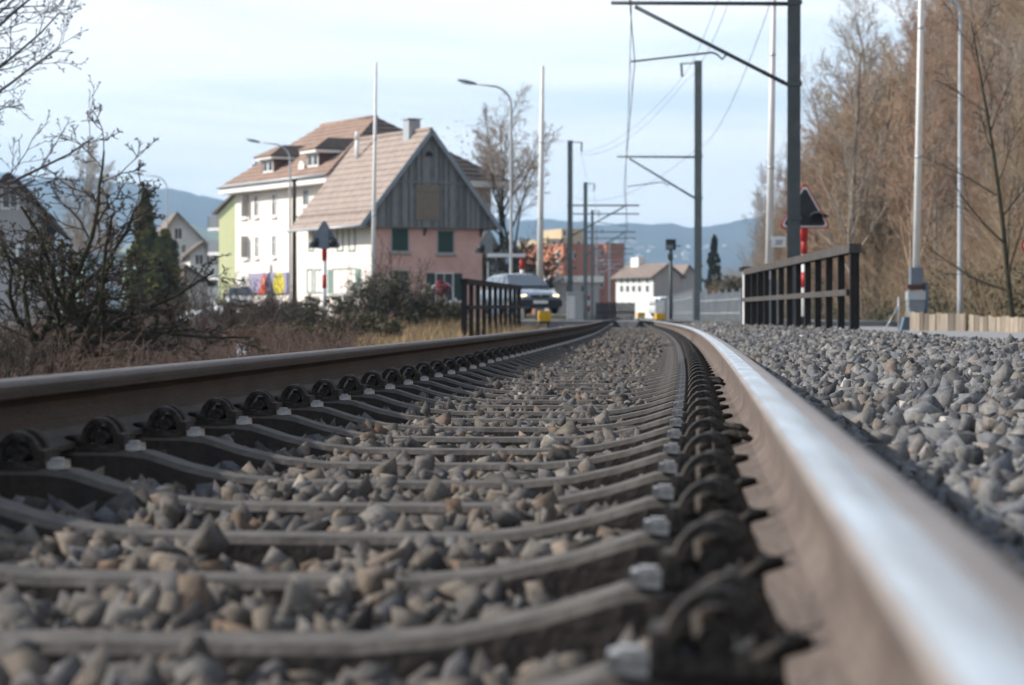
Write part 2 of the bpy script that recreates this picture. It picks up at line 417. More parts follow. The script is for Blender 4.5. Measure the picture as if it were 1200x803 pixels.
# distant blue ridge
def crest(px):      # crest row in the photo
    P = [(-900, 150), (-300, 170), (0, 200), (60, 206), (130, 212), (200, 222), (260, 230), (330, 240), (420, 246), (540, 246), (640, 256), (700, 262), (760, 264), (830, 262), (900, 250), (1100, 235), (1500, 215), (2200, 200)]
    return np.interp(px, [p[0] for p in P], [p[1] for p in P])
pxs = np.linspace(-900, 2200, 420); fr = np.linspace(0, 1, 26)
PX, FR = np.meshgrid(pxs, fr)
D = 2300 + 1500*FR
rngh = np.random.default_rng(3)
H = (YH - crest(PX))/F*3800
prof = FR**1.25
wob = 6*np.sin(PX*.021+FR*5)+4*np.sin(PX*.057+2)+2.5*np.sin(PX*.13)+rngh.normal(0, 1.3, PX.shape)
Zr = -2 + H*prof + wob*FR*(1-.45*FR)
Zr[0] = -6
# back slope so that the ridge is a hill, not a card
Xr = (PX-600)/F*D
Xb = (PX[-1:]-600)/F*4300; Xr = np.vstack([Xr, Xb]); D = np.vstack([D, np.full((1, len(pxs)), 4300.)]); Zr = np.vstack([Zr, Zr[-1:]*.5])
grid_mesh('hills', Xr, D, Zr, M['forest'])
# pale meadow shoulder in front of the ridge at the left
PX2, FR2 = np.meshgrid(np.linspace(20, 460, 60), np.linspace(0, 1, 8))
D2 = 1500 + 500*FR2
h2 = (YH - np.interp(PX2, [20, 60, 150, 220, 300, 420, 460], [376, 330, 285, 262, 285, 330, 376]))/F*2000
X2 = (PX2-600)/F*D2
Z2 = -4 + (h2+4)*FR2 + .8*np.sin(PX2*.2)*FR2
X2 = np.vstack([X2, (PX2[-1:]-600)/F*2250]); D2 = np.vstack([D2, np.full((1, 60), 2250.)]); Z2 = np.vstack([Z2, np.full((1, 60), -5.)])
grid_mesh('meadow_hill', X2, D2, Z2, M['meadow'])

# ------------------------------------------------------------------ track bed
BEDU = [-5.0, -3.4, -2.6, -1.7, -1.2, -.84, -.68, -.5, 0, .5, .68, .84, 1.0, 1.5, 2.1, 2.7, 3.2, 4.0, 5.0]
BEDZ = [-.85, -.70, -.46, -.185, -.185, -.210, -.215, -.246, -.266, -.246, -.215, -.225, -.205, -.150, -.105, -.088, -.15, -.36, -.6]
def bed_z(u, y): return np.interp(u, BEDU, BEDZ) + .010*hash_wave(np.asarray(u)*3, np.asarray(y)*1.0, 2.1)*(np.abs(u) < 4)
uu = np.concatenate([np.linspace(-5, -.9, 30), np.linspace(-.84, .84, 36), np.linspace(.9, 5, 50)])
yy = np.concatenate([np.linspace(-4, 30, 280), np.linspace(30.4, 68.5, 120)])
def bed_mesh(name, yy):
    U, Y = np.meshgrid(uu, yy)
    m = np.vectorize(tslope)(Y); L = np.hypot(1, m)
    return grid_mesh(name, tx_np(Y)+U/L, Y-U*m/L, bed_z(U, Y), M['bed'])
bed_mesh('track_bed', yy)
bed_mesh('track_bed', np.linspace(76, 340, 120))

# rails
PROF = [(0,0),(.015,-.0004),(.027,-.0025),(.0355,-.007),(.0395,-.014),(.0400,-.022),(.038,-.037),(.021,-.046),(.0095,-.056),(.008,-.075),(.008,-.100),(.0095,-.116),(.024,-.131),(.045,-.138),(.0625,-.143),(.0625,-.155)]
prof = [(-x, z) for x, z in PROF[::-1]] + PROF[1:]
NP = len(prof)
ys = np.concatenate([np.linspace(-3, 30, 90), np.linspace(31, 340, 140)])
mi = []
for k in range(NP-1):
    zz = (prof[k][1]+prof[k+1][1])/2
    mi.append((0 if (prof[k][0]+prof[k+1][0])/2 < .003 else 1) if zz > -.009 else (1 if zz > -.016 else 2))
def rail(u0, label, shine):
    mb = MB()
    rings = [[tp(u0+x, y, z) for x, z in prof] for y in ys]
    mb.loft(rings, m=lambda i, k: (mi[k] if k < NP-1 else 2) if shine else ({0: 1, 1: 1, 2: 2}[mi[k]] if k < NP-1 else 2), smooth=False, cap=True)
    for i in range(len(mb.sm)): mb.sm[i] = mb.m[i] < 2
    o = mb.build('steel_rail', [M['rail_top'], M['rail_edge'], M['rail_rust']] if shine else [M['rail_top'], M['rail_dull'], M['rail_shaded']])
    return tag(o, label, 'rail', 'running rails of the track')
rail_l = rail(-.7575, 'dull brown rail on the far side of the sleepers, passing the bushes', False)
rail_r = rail(.7575, 'blurred close rail with shiny polished head beside the heaped ballast', True)
def anchor(y, rail_o):
    mb = MB()
    for dy in (-.012, .012):
        mb.tube([tp(.665, y+dy, -.128), tp(.69, y+dy, -.118), tp(.72, y+dy*1.8, -.120), tp(.742, y+dy*2.2, -.132)], [.010, .010, .008, .004], 6)
    mb.cbox(tp(.672, y, -.135), (.03, .05, .04))
    mb.build('rail_anchor', M['clip'], rail_r)
for y in (4.95, 5.3, 8.9, 9.4): anchor(y, rail_r)

# ------------------------------------------------------------------ steel sleepers with their fastenings
SLU = [-1.22, -1.12, -1.0, -.84, -.60, -.545, -.46, -.36, -.26, 0, .26, .36, .46, .545, .60, .84, 1.0, 1.12, 1.22]
SLZ = [-.30, -.24, -.185, -.157, -.157, -.163, -.190, -.212, -.222, -.224, -.222, -.212, -.190, -.163, -.157, -.157, -.185, -.24, -.30]
def sleeper_mesh():
    mb = MB(); rings = []
    for u, z in zip(SLU, SLZ):
        h = .085
        rings.append([(u, -.070, z-h), (u, -.056, z-.014), (u, -.047, z-.002), (u, .047, z-.002), (u, .056, z-.014), (u, .070, z-h)])
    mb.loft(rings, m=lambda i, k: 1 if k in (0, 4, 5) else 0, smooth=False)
    return mb
def hoop(mb, u, y, r=.039, w=.013, h=.055):
    # flat spring steel bent to an arch across the track
    rings = []
    for i in range(13):
        a = math.pi*(-.06 + 1.12*i/12)
        c, s_ = math.cos(a), math.sin(a)
        p = Vector((u + r*c, y, -.148 + h*s_)); nrm = Vector((c, 0, s_)).normalized()
        rings.append([p + nrm*.006 + Vector((0, -w, 0)), p + nrm*.009, p + nrm*.006 + Vector((0, w, 0)), p - nrm*.006 + Vector((0, w, 0)), p - nrm*.006 + Vector((0, -w, 0))])
    mb.loft(rings, smooth=False)
def fastener_parts(sgn):
    clip = MB()
    u = .642
    hoop(clip, u*sgn, -.030); hoop(clip, (u+.010)*sgn, .075, .036, .011, .056)
    for k in (-1, 1):      # feet of the spring reaching over the rail foot and into the shoulder
        clip.tube([(sgn*(u+.030), -.03+k*.01, -.145), (sgn*(u+.055), -.03+k*.012, -.131), (sgn*(u+.075), -.03+k*.006, -.130)], [.008, .008, .005], 6)
        clip.tube([(sgn*(u+.030), .075+k*.01, -.142), (sgn*(u+.058), .075+k*.01, -.131)], [.007, .005], 6)
    clip.disc((sgn*u, -.012, -.130), .015, 'y', .06, 12)     # coil core seen in the arch
    clip.tube([(sgn*(u-.005), .0, -.15), (sgn*(u-.005), .0, -.105)], .015, 6)
    plate = MB()
    plate.cbox((sgn*.648, .020, -.150), (.092, .14, .014))
    plate.cbox((sgn*.600, .008, -.138), (.022, .11, .032))
    wedge = MB()
    wedge.cbox((sgn*.572, -.012, -.150), (.034, .046, .016), Matrix.Rotation(.08*sgn, 3, 'Y'))
    wedge.cbox((sgn*.574, -.012, -.140), (.020, .030, .006))
    return clip, plate, wedge
K0 = 1.99; SP = .615
ORD = 'nearest second third fourth fifth sixth seventh eighth ninth tenth eleventh twelfth thirteenth fourteenth fifteenth sixteenth seventeenth eighteenth nineteenth twentieth'.split()
sl_rot = lambda y: -math.atan(tslope(y))
proto = thing('steel_sleeper', 'x', 'sleeper', tp(0, K0, 0), sl_rot(K0), 'steel sleepers of the track')
sleeper_mesh().build('sleeper_body', [M['sleeper'], M['sleeper_flank_shade']], proto)
for s_ in (-1, 1):
    c, p, w_ = fastener_parts(s_)
    fo = p.build('rail_fastening', M['clip'], proto)
    c.build('spring_clip', M['clip'], fo)
    w_.build('wedge_plate', M['wedge'], fo)
far_proto = None
SLEEPERS = []
k = 0
while True:
    y = K0 + SP*k
    if y > 68.0: break
    SLEEPERS.append(y)
    if k < len(ORD):
        o = proto if k == 0 else copy_tree(proto)
        lab = ('nearest rusty steel sleeper with bright wedge plates, lowest in view' if k == 0 else
               '%s steel sleeper from the camera, counted along the track from the nearest' % ORD[k])
    elif far_proto is None:
        far_proto = o = thing('steel_sleeper', 'x', 'sleeper', (0, 0, 0), 0, 'steel sleepers of the track')
        sleeper_mesh().build('sleeper_body', [M['sleeper'], M['sleeper_flank_shade']], far_proto)
        for s_ in (-1, 1):
            a_, b_, c_ = fastener_parts(s_)
            mb = MB()
            for q, src in ((0, a_), (0, b_), (1, c_)):
                n0 = len(mb.v); mb.v += src.v
                for f_, sm in zip(src.f, src.sm): mb.face([n0+i for i in f_], q, sm)
            mb.build('rail_fastening', [M['clip'], M['wedge']], far_proto)
    else:
        o = copy_tree(far_proto)
    if k >= len(ORD):
        lab = 'thin steel sleeper in the distant dense stretch of track, half sunk in ballast'
    for ch in KIDS.get(o.name, []):      # each fastening sits a little differently
        if ch.name.startswith('rail_fastening'): ch.rotation_euler = (rnd.uniform(-.03, .03), rnd.uniform(-.006, .006), rnd.uniform(-.012, .012)); ch.location = (rnd.uniform(-.004, .004), rnd.uniform(-.012, .012), rnd.uniform(-.004, .002))
    o.location = tp(0, y, 0); o.rotation_euler = (0, 0, sl_rot(y)); o['label'] = lab
    k += 1

# ------------------------------------------------------------------ ballast stones (uncountable: one object)
import bmesh
def rock(seed, n):
    r = np.random.default_rng(seed)
    p = np.array([[x, y, z] for x in (-1, 1) for y in (-1, 1) for z in (-1, 1)], float)*.58 + r.uniform(-.42, .42, (8, 3))
    p = p[r.permutation(8)[:(8 if n > 8 else 7)]]
    if n > 12:
        q = r.normal(size=(3, 3)); q /= np.linalg.norm(q, axis=1)[:, None]; p = np.concatenate([p, q*r.uniform(.8, 1.05, (3, 1))])
    p *= np.array([1.25, r.uniform(.6, .95), r.uniform(.38, .75)])
    bm = bmesh.new()
    for q in p: bm.verts.new(q)
    bmesh.ops.convex_hull(bm, input=bm.verts)
    for v in [v for v in bm.verts if not v.link_faces]: bm.verts.remove(v)
    bm.verts.index_update()
    bmesh.ops.triangulate(bm, faces=bm.faces)
    V = np.array([v.co for v in bm.verts]); T = np.array([[v.index for v in f.verts] for f in bm.faces]); bm.free()
    return V, T
ROCK_HI = [rock(i, 10) for i in range(16)]
ROCK_LO = [rock(50+i, 8) for i in range(8)]
def rand_rot(n, r):
    q = r.normal(size=(n, 4)); q /= np.linalg.norm(q, axis=1)[:, None]
    w_, x, y, z = q.T
    return np.stack([1-2*(y*y+z*z), 2*(x*y-w_*z), 2*(x*z+w_*y), 2*(x*y+w_*z), 1-2*(x*x+z*z), 2*(y*z-w_*x), 2*(x*z-w_*y), 2*(y*z+w_*x), 1-2*(x*x+y*y)], -1).reshape(n, 3, 3)
SV, ST, SA = [], [], []; NV = 0
def scatter(P, size, rocks, r):
    global NV
    which = r.integers(0, len(rocks), len(P)); rot = rand_rot(len(P), r); tint = r.beta(1.6, 1.8, len(P))
    for i, (V, T) in enumerate(rocks):
        m = which == i; n = int(m.sum())
        if not n: continue
        vv = np.einsum('nij,vj->nvi', rot[m], V)*size[m][:, None, None] + P[m][:, None]
        SV.append(vv.reshape(-1, 3)); ST.append((T[None] + (np.arange(n)*len(V))[:, None, None] + NV).reshape(-1, 3)); SA.append(np.repeat(tint[m], len(V)))
        NV += n*len(V)
def zone(u0, u1, y0, y1, dens, smin, smax, rocks, r, lift=.0, keep=None, expo=2.2):
    n = int((u1-u0)*(y1-y0)*dens)
    u = r.uniform(u0, u1, n); y = r.uniform(y0, y1, n)
    size = smin + (smax-smin)*r.uniform(0, 1, n)**expo
    if keep is not None:
        k_ = keep(u, y, size, r); u, y, size = u[k_], y[k_], size[k_]
    m = np.vectorize(tslope)(y); L = np.hypot(1, m)
    z = bed_z(u, y) + size*r.uniform(.05, .75, len(u)) + lift
    scatter(np.stack([tx_np(y)+u/L, y-u*m/L, z], -1), size, rocks, r)
sr = np.random.default_rng(5)
def crib(u, y, s_, r):
    # y is measured along the line; drop most stones that would land on a sleeper top or under the clips
    ph = ((y - K0)/SP) % 1.0; d_ = np.minimum(ph, 1-ph)*SP
    ok = (d_ > .052 + s_*.7 - np.clip((y-9)*.006, 0, .04)) | (r.uniform(size=len(u)) < .045)
    ok &= ~((np.abs(u) > .52) & (d_ < .14))
    return ok
zone(-.665, .665, 1.2, 5, 1400, .012, .038, ROCK_HI, sr, keep=crib, lift=-.010, expo=1.8)
zone(-.665, .665, 5, 9, 1350, .012, .036, ROCK_HI, sr, keep=crib, lift=-.010, expo=1.8)
zone(-.60, .60, 1.4, 9, 30, .030, .044, ROCK_HI, sr, keep=crib, lift=-.005, expo=1)
zone(-.665, .665, 9, 22, 950, .014, .036, ROCK_LO, sr, keep=crib, lift=-.004)
zone(-.665, .665, 22, 68.4, 460, .02, .045, ROCK_LO, sr, keep=crib, lift=.010)
def flush(label, m):
    global NV
    o = mesh_arrays('ballast', np.concatenate(SV), [np.concatenate(ST)], M[m], attr={'tint': np.concatenate(SA)})
    SV.clear(); ST.clear(); SA.clear(); NV = 0
    return tag(o, label, 'ballast', kind='stuff')
flush('brown grey crushed ballast stones between the two rails', 'stone')
zone(.85, 1.7, 2.2, 14, 1250, .012, .042, ROCK_HI, sr, expo=1.9)
zone(1.5, 3.5, 5, 14, 1250, .013, .046, ROCK_HI, sr, lift=.0, expo=1.8)
zone(1.0, 3.4, 5, 16, 40, .042, .058, ROCK_HI, sr, expo=1)
zone(.85, 3.5, 14, 32, 700, .018, .046, ROCK_LO, sr)
zone(.85, 3.0, 32, 68, 300, .025, .06, ROCK_LO, sr)
zone(-2.2, -.85, 3, 20, 420, .02, .048, ROCK_LO, sr)
zone(-2.4, -.85, 20, 68, 260, .025, .055, ROCK_LO, sr)
zone(-2.4, 2.4, 76, 130, 90, .03, .07, ROCK_LO, sr)
flush('pale blue grey crushed ballast heaped outside the rails', 'stone_fresh')

# ------------------------------------------------------------------ level crossing and roads
def sheet(name, pts, z, m, kind='structure', th=None):
    mb = MB(); mb.poly([(x, y, z) for x, y in pts], 0); o = mb.build(name, m); return tag(o, kind=kind)
def skirt(name, pts, z0, z1, m):
    mb = MB(); mb.prism([(x, y, z0) for x, y in pts], (0, 0, z1-z0)); o = mb.build(name, m); return tag(o, kind='structure')
skirt('road', [(-26, 82), (-9, 69.4), (12.5, 69.4), (15.0, 74.0), (12.0, 76.2), (3, 79), (-3, 92), (-12, 104), (-40, 150), (-60, 150)], -.6, -.012, M['asphalt'])
# crossing panels of concrete with rubber edges between the rails
cp = thing('crossing_panel', 'concrete level crossing panel with black rubber ends between the rails', 'crossing panel', tp(0, 68.7, 0), sl_rot(69))
mb = MB(); mb.prism([(-.33, 0, -.002), (.33, 0, -.002), (.20, 0, -.20), (-.20, 0, -.20)], (0, 6.4, 0)); mb.build('concrete_slab', M['concrete'], cp)
for s_ in (-1, 1):
    mb = MB(); mb.prism([(s_*.335, .02, -.004), (s_*.685, .02, -.004), (s_*.685, .02, -.21), (s_*.20, .02, -.21)], (0, 6.36, 0)); mb.build('rubber_edge', M['rubber'], cp)
    mb = MB(); mb.cbox((s_*.50, -.01, -.11), (.14, .03, .05), Matrix.Rotation(.5*s_, 3, 'Y')); mb.build('end_ramp', M['wedge'], cp)
# pale path to the right of the line
def pathpts(off0, off1, y0, y1, n=30):
    a = [(float(foot(y))-off0, y) for y in np.linspace(y0, y1, n)]; b = [(float(foot(y))-off1, y) for y in np.linspace(y1, y0, n)]
    return a + b
mb = MB(); n_ = 40
L_ = []; 
for y in np.linspace(18, 70, n_):
    c_ = tx(y) + 4.3 + (0.9 if y < 50 else .9 + (y-50)*.03)
    L_.append(((c_-.9, y, -.165), (c_+1.7, y, -.165)))
mb.loft([[Vector(a), Vector(b), Vector(b)+Vector((.25, 0, -.4)), Vector(a)+Vector((-.25, 0, -.4))] for a, b in L_], smooth=False)
tag(mb.build('path', M['path']), kind='structure')
mb = MB()
mb.loft([[Vector((12.2+(y-74)*.035, y, -.05)), Vector((16.0+(y-74)*.05, y, -.05)), Vector((16.4+(y-74)*.05, y, -.5)), Vector((11.8+(y-74)*.035, y, -.5))] for y in np.linspace(73, 240, 40)], smooth=False)
tag(mb.build('lane', M['asphalt']), kind='structure')
# ------------------------------------------------------------------ buildings
class House:
    """local x runs along the front (gable) wall, local y back along the ridge, origin at the near wall corner"""
    def __init__(s, name, label, px, d, th, zb=-.3, cat='house', group=None):
        s.O = Vector((atx(px, d), d, 0)); s.th = th; s.zb = zb
        s.t = thing(name, label, cat, (s.O.x, s.O.y, 0), th, group)
        s.c, s.s = math.cos(th), math.sin(th)
    def world(s, a, b): return s.O.x + a*s.c - b*s.s, s.O.y + a*s.s + b*s.c
    def front_a(s, px, b=0):
        r = (px-600)/F
        return (s.O.x - b*s.s - r*(s.O.y + b*s.c)) / (r*s.s - s.c)
    def side_b(s, px, a=0):
        r = (px-600)/F
        return (s.O.x + a*s.c - r*(s.O.y + a*s.s)) / (r*s.c + s.s)
    def z(s, py, a, b): return atz(py, s.world(a, b)[1])
    def fr(s, px0, px1, py0, py1, b=0):
        a0, a1 = s.front_a(px0, b), s.front_a(px1, b); am = (a0+a1)/2
        return a0, a1, s.z(py1, am, b), s.z(py0, am, b)
    def sd(s, px0, px1, py0, py1, a=0):
        b0, b1 = s.side_b(px1, a), s.side_b(px0, a); bm_ = (b0+b1)/2
        return b0, b1, s.z(py1, a, bm_), s.z(py0, a, bm_)

def wbox(mb, wall, w0, l0, l1, z0, z1, o0, o1, m=0):
    """box on a wall: l along, o outward"""
    if wall == 'front': mb.box(l0, l1, w0-o1, w0-o0, z0, z1, m)
    else: mb.box(w0-o1, w0-o0, l0, l1, z0, z1, m)
def window(H, wall, w0, rect, frame='trim', pane='glass', sill=None, bars=1, shut=None, shut_w=.5, open_=True, fw=.07, name='window', cross=False):
    l0, l1, z0, z1 = rect
    mb = MB()
    wbox(mb, wall, w0, l0-fw, l0, z0-fw, z1+fw, -.02, .05); wbox(mb, wall, w0, l1, l1+fw, z0-fw, z1+fw, -.02, .05)
    wbox(mb, wall, w0, l0, l1, z1, z1+fw, -.02, .05); wbox(mb, wall, w0, l0, l1, z0-fw, z0, -.02, .05)
    for i in range(bars):
        c = l0 + (l1-l0)*(i+1)/(bars+1); wbox(mb, wall, w0, c-.025, c+.025, z0, z1, -.01, .025)
    if cross:
        c = z0 + (z1-z0)*.68; wbox(mb, wall, w0, l0, l1, c-.02, c+.02, -.01, .022)
    f = mb.build(name, M[frame], H.t)
    p = MB(); wbox(p, wall, w0, l0, l1, z0, z1, -.02, .010); p.build('pane', M[pane], f)
    if sill:
        p = MB(); wbox(p, wall, w0, l0-fw-.08, l1+fw+.08, z0-fw-.10, z0-fw-.003, -.02, .14); p.build('sill', M[sill], f)
    if shut:
        for s_ in (-1, 1):
            p = MB(); e0 = l0-fw-.01-shut_w if s_ < 0 else l1+fw+.01
            wbox(p, wall, w0, e0, e0+shut_w, z0-.03, z1+.03, .02, .06)
            for q in range(9):
                zz = z0 + (z1-z0)*(q+.5)/9; wbox(p, wall, w0, e0+.06, e0+shut_w-.06, zz-.03, zz+.012, .06, .075)
            p.build('shutter', M[shut], f)
    return f
def tiled(mb, l0, l1, r0, r1, n=14, lift=.055, m=0, mrise=None):
    """roof plane from eave (l0-r0) up to ridge (l1-r1) laid in courses, each lapping the one below"""
    l0, l1, r0, r1 = map(Vector, (l0, l1, r0, r1))
    nrm = (r0-l0).cross(l1-l0).normalized()
    if nrm.z < 0: nrm = -nrm
    for i in range(n):
        t0, t1 = i/n, (i+1)/n
        a, b = l0.lerp(l1, t0), r0.lerp(r1, t0); c, d = r0.lerp(r1, t1), l0.lerp(l1, t1)
        mb.poly([a+nrm*lift, b+nrm*lift, c+nrm*.008, d+nrm*.008], m)
        mb.poly([a, b, b+nrm*lift, a+nrm*lift], m if mrise is None else mrise)
    th = nrm*-.10
    mb.poly([l0+th, r0+th, r1+th, l1+th], m)
    for p, q in ((l0, r0), (r0, r1), (l1, l0)): mb.poly([p, q, q+th, p+th], m)

# --- pink house with the boarded gable ---------------------------------------------------------
TH = R(30)
H = House('pink_house', 'pink rendered farmhouse with grey boarded gable and steep brown tiled roof', 437, 130, TH)
W = H.front_a(565); LEN = 8.6
ZE = 5.04; OH = 1.09; a0, a1 = -OH, H.front_a(586, -.5); am = (a0+a1)/2; ZR = 10.40
def zroof(a): return ZE + (ZR-ZE)*(1-abs(a-am)/(am-a0))
mb = MB()
mb.prism([(0,0,-.3),(W,0,-.3),(W,0,zroof(W)-.15),(am,0,ZR-.2),(0,0,zroof(0)-.15)], (0, LEN, 0)); mb.build('wall', M['pink'], H.t)
mb = MB(); mb.box(-.012, .0, .02, LEN-.02, -.3, zroof(0)-.2); mb.build('side_wall', M['cream'], H.t)
mb = MB()
tiled(mb, (a0, LEN, ZE), (am, LEN, ZR), (a0, -.62, ZE), (am, -.62, ZR), 15, .05)
tiled(mb, (a1, -.62, ZE), (am, -.62, ZR), (a1, LEN, ZE), (am, LEN, ZR), 15, .05)
for i in range(26):
    y = -.6 + i*(LEN+.55)/26; mb.tube([(am, y, ZR+.02), (am, y+.36, ZR+.05)], [.12, .135], 8)
roof = mb.build('roof', M['tile'], H.t)
mb = MB()     # row of snow guards above the eave
for i in range(34):
    y = -.5 + i*(LEN+.9)/34; q = .135; mb.cbox((a0+(am-a0)*q, y, ZE+(ZR-ZE)*q+.10), (.05, .13, .12))
mb.build('snow_guard', M['tile'], roof)
mb = MB()
for s_, e in ((-1, a0), (1, a1)):
    mb.bar((e, -.66, ZE-.10), (am, -.66, ZR-.07), .05, .24)
mb.build('bargeboard', M['bargeboard'], H.t)
mb = MB(); mb.tube([(a0-.08, -.6, ZE-.02), (a0-.08, LEN, ZE-.02)], .075, 8); mb.build('gutter', M['sheet'], H.t)
mb = MB()     # vertical boards with pointed ends, standing proud of the wall
bw = .155; nb = int((a1-a0-.2)/bw); zb_ = H.z(266, am, -.3)
for i in range(nb):
    x = a0 + .12 + i*bw; top = min(zroof(x), zroof(x+bw)) - .06
    bot = zb_ + rnd.uniform(-.02, .02)
    if top < bot + .12: bot = top-.12
    o_ = -.34 + rnd.uniform(-.008, .008)
    mb.prism([(x+.006, o_, bot), (x+bw*.5, o_, bot-.10), (x+bw-.006, o_, bot), (x+bw-.006, o_, top), (x+.006, o_, top)], (0, .035, 0), rnd.randrange(3))
bg_ = mb.build('gable_boarding', [M['clad0'], M['clad1'], M['clad2']], H.t)
mb = MB(); zl = H.z(214, am, -.36); hw = (ZR-zl)/(ZR-ZE)*(am-a0)
mb.box(am-hw+.1, am+hw-.1, -.375, -.335, zl-.05, zl+.05); mb.build('rail_board', M['clad'], bg_)
rect = H.fr(487.5, 514.5, 217, 258, -.36)
mb = MB()
for i in range(7):
    x = rect[0]+(rect[1]-rect[0])*i/7; mb.box(x+.008, x+(rect[1]-rect[0])/7-.008, -.40, -.36, rect[2], rect[3])
for q in (.14, .84): mb.box(rect[0], rect[1], -.425, -.40, rect[2]+(rect[3]-rect[2])*q-.06, rect[2]+(rect[3]-rect[2])*q+.06)
mb.build('loft_shutter', M['pinewood'], bg_)
rect = H.fr(497, 509, 175, 184, -.36); cx = (rect[0]+rect[1])/2; rr_ = (rect[1]-rect[0])/2
def arch(r_, o, d_): return [(cx+r_*math.cos(math.pi*i/12), o, rect[2]+.02+r_*1.15*math.sin(math.pi*i/12)) for i in range(13)]
mb = MB(); mb.prism(arch(rr_, -.37, 0), (0, .04, 0)); at_ = mb.build('attic_window', M['clad'], bg_)
mb = MB(); mb.prism(arch(rr_*.78, -.38, 0), (0, .02, 0)); mb.build('pane', M['black'], at_)
# brackets under the boarding
for px in (438, 497, 563):
    mb = MB(); a = H.front_a(px); mb.prism([(a-.05, 0, zb_-.05), (a-.05, -.33, zb_-.05), (a-.05, 0, zb_-.5)], (.1, 0, 0)); mb.build('bracket', M['brown'], H.t)
window(H, 'front', 0, H.fr(459, 478, 268, 294), 'sill', 'shutter', 'sill', 0)
window(H, 'front', 0, H.fr(513, 531, 271, 296), 'sill', 'shutter', 'sill', 0)
window(H, 'front', 0, H.fr(458, 478, 318, 344), 'sill', 'glass', 'sill', 1)
f = window(H, 'front', 0, H.fr(511, 530, 321, 361), 'trim', 'glass', None, 1, 'shutter', .52, name='garden_door')
for r_ in ((363, 367.5, 265, 293), (396, 402, 265, 293), (410, 416, 265, 293)):
    window(H, 'side', 0, H.sd(*r_), 'shutter_pale', 'shutter_mid', None, 0, fw=.10)
window(H, 'side', 0, H.sd(361, 366, 317, 342), 'shutter_pale', 'shutter_mid', None, 0, fw=.10)
window(H, 'side', 0, H.sd(370, 378.5, 317, 342), 'shutter_pale', 'shutter_mid', None, 1, fw=.10)
window(H, 'side', 0, H.sd(391, 417, 316, 343), 'sill', 'glass', 'sill', 2, 'shutter_pale', .55, fw=.10)
mb = MB(); cxm = H.front_a(483, 1.6); mb.box(cxm-.36, cxm+.36, 1.3, 2.0, 9.0, 11.05); mb.box(cxm-.45, cxm+.45, 1.2, 2.1, 11.10, 11.16)
for q in ((-.3, 1.3), (.28, 1.3), (-.3, 1.95), (.28, 1.95)): mb.box(cxm+q[0], cxm+q[0]+.04, q[1], q[1]+.04, 11.05, 11.1)
mb.build('chimney', M['sheet'], roof)
mb = MB(); mb.tube([(am-1.0, 6.6, 9.0), (am-1.0, 6.6, 10.25)], .13, 10); mb.tube([(am-1.0, 6.6, 10.3), (am-1.0, 6.6, 10.75)], [.16, .10], 10); mb.build('vent_pipe', M['trim'], roof)
tag(f, None)

# --- cream tenement behind ---------------------------------------------------------------------
G = House('cream_tenement', 'long cream tenement with hipped tiled roof and two dormers', 385, 142, TH)
GW, GL = 10.8, G.side_b(276); ZE2 = 8.45
mb = MB(); mb.box(0, GW, -.6, GL, -.3, ZE2+.25); mb.build('wall', M['cream'], G.t)
e0, e1, e2, e3 = (-.85, -1.45, ZE2), (GW+.85, -1.45, ZE2), (GW+.85, GL+.8, ZE2), (-.85, GL+.8, ZE2)
r0, r1 = (GW/2, 4.4, 12.55), (GW/2, 12.3, 12.55)
mb = MB()
tiled(mb, e3, r1, e0, r0, 14, .05, 0); tiled(mb, e1, r0, e2, r1, 14, .05, 0)
tiled(mb, e0, r0, e1, (GW/2+.001, 4.4, 12.55), 14, .05, 1); tiled(mb, e2, r1, e3, (GW/2+.001, 12.3, 12.55), 14, .05, 0)  # near hip in dark tile: its shade is put into the colour
mb.tube([r0, r1], .16, 8)
groof = mb.build('roof', [M['tile_red'], M['tile_dark']], G.t)
mb = MB()
mb.box(-.83, GW+.83, -1.43, GL+.78, ZE2-.42, ZE2-.02); mb.build('fascia', M['trim'], G.t)
mb = MB(); mb.tube([(-.93, -1.45, ZE2+.02), (-.93, GL+.8, ZE2+.02)], .08, 8); mb.build('gutter', M['sheet'], G.t)
sl2 = (12.55-ZE2)/(GW/2+.85)
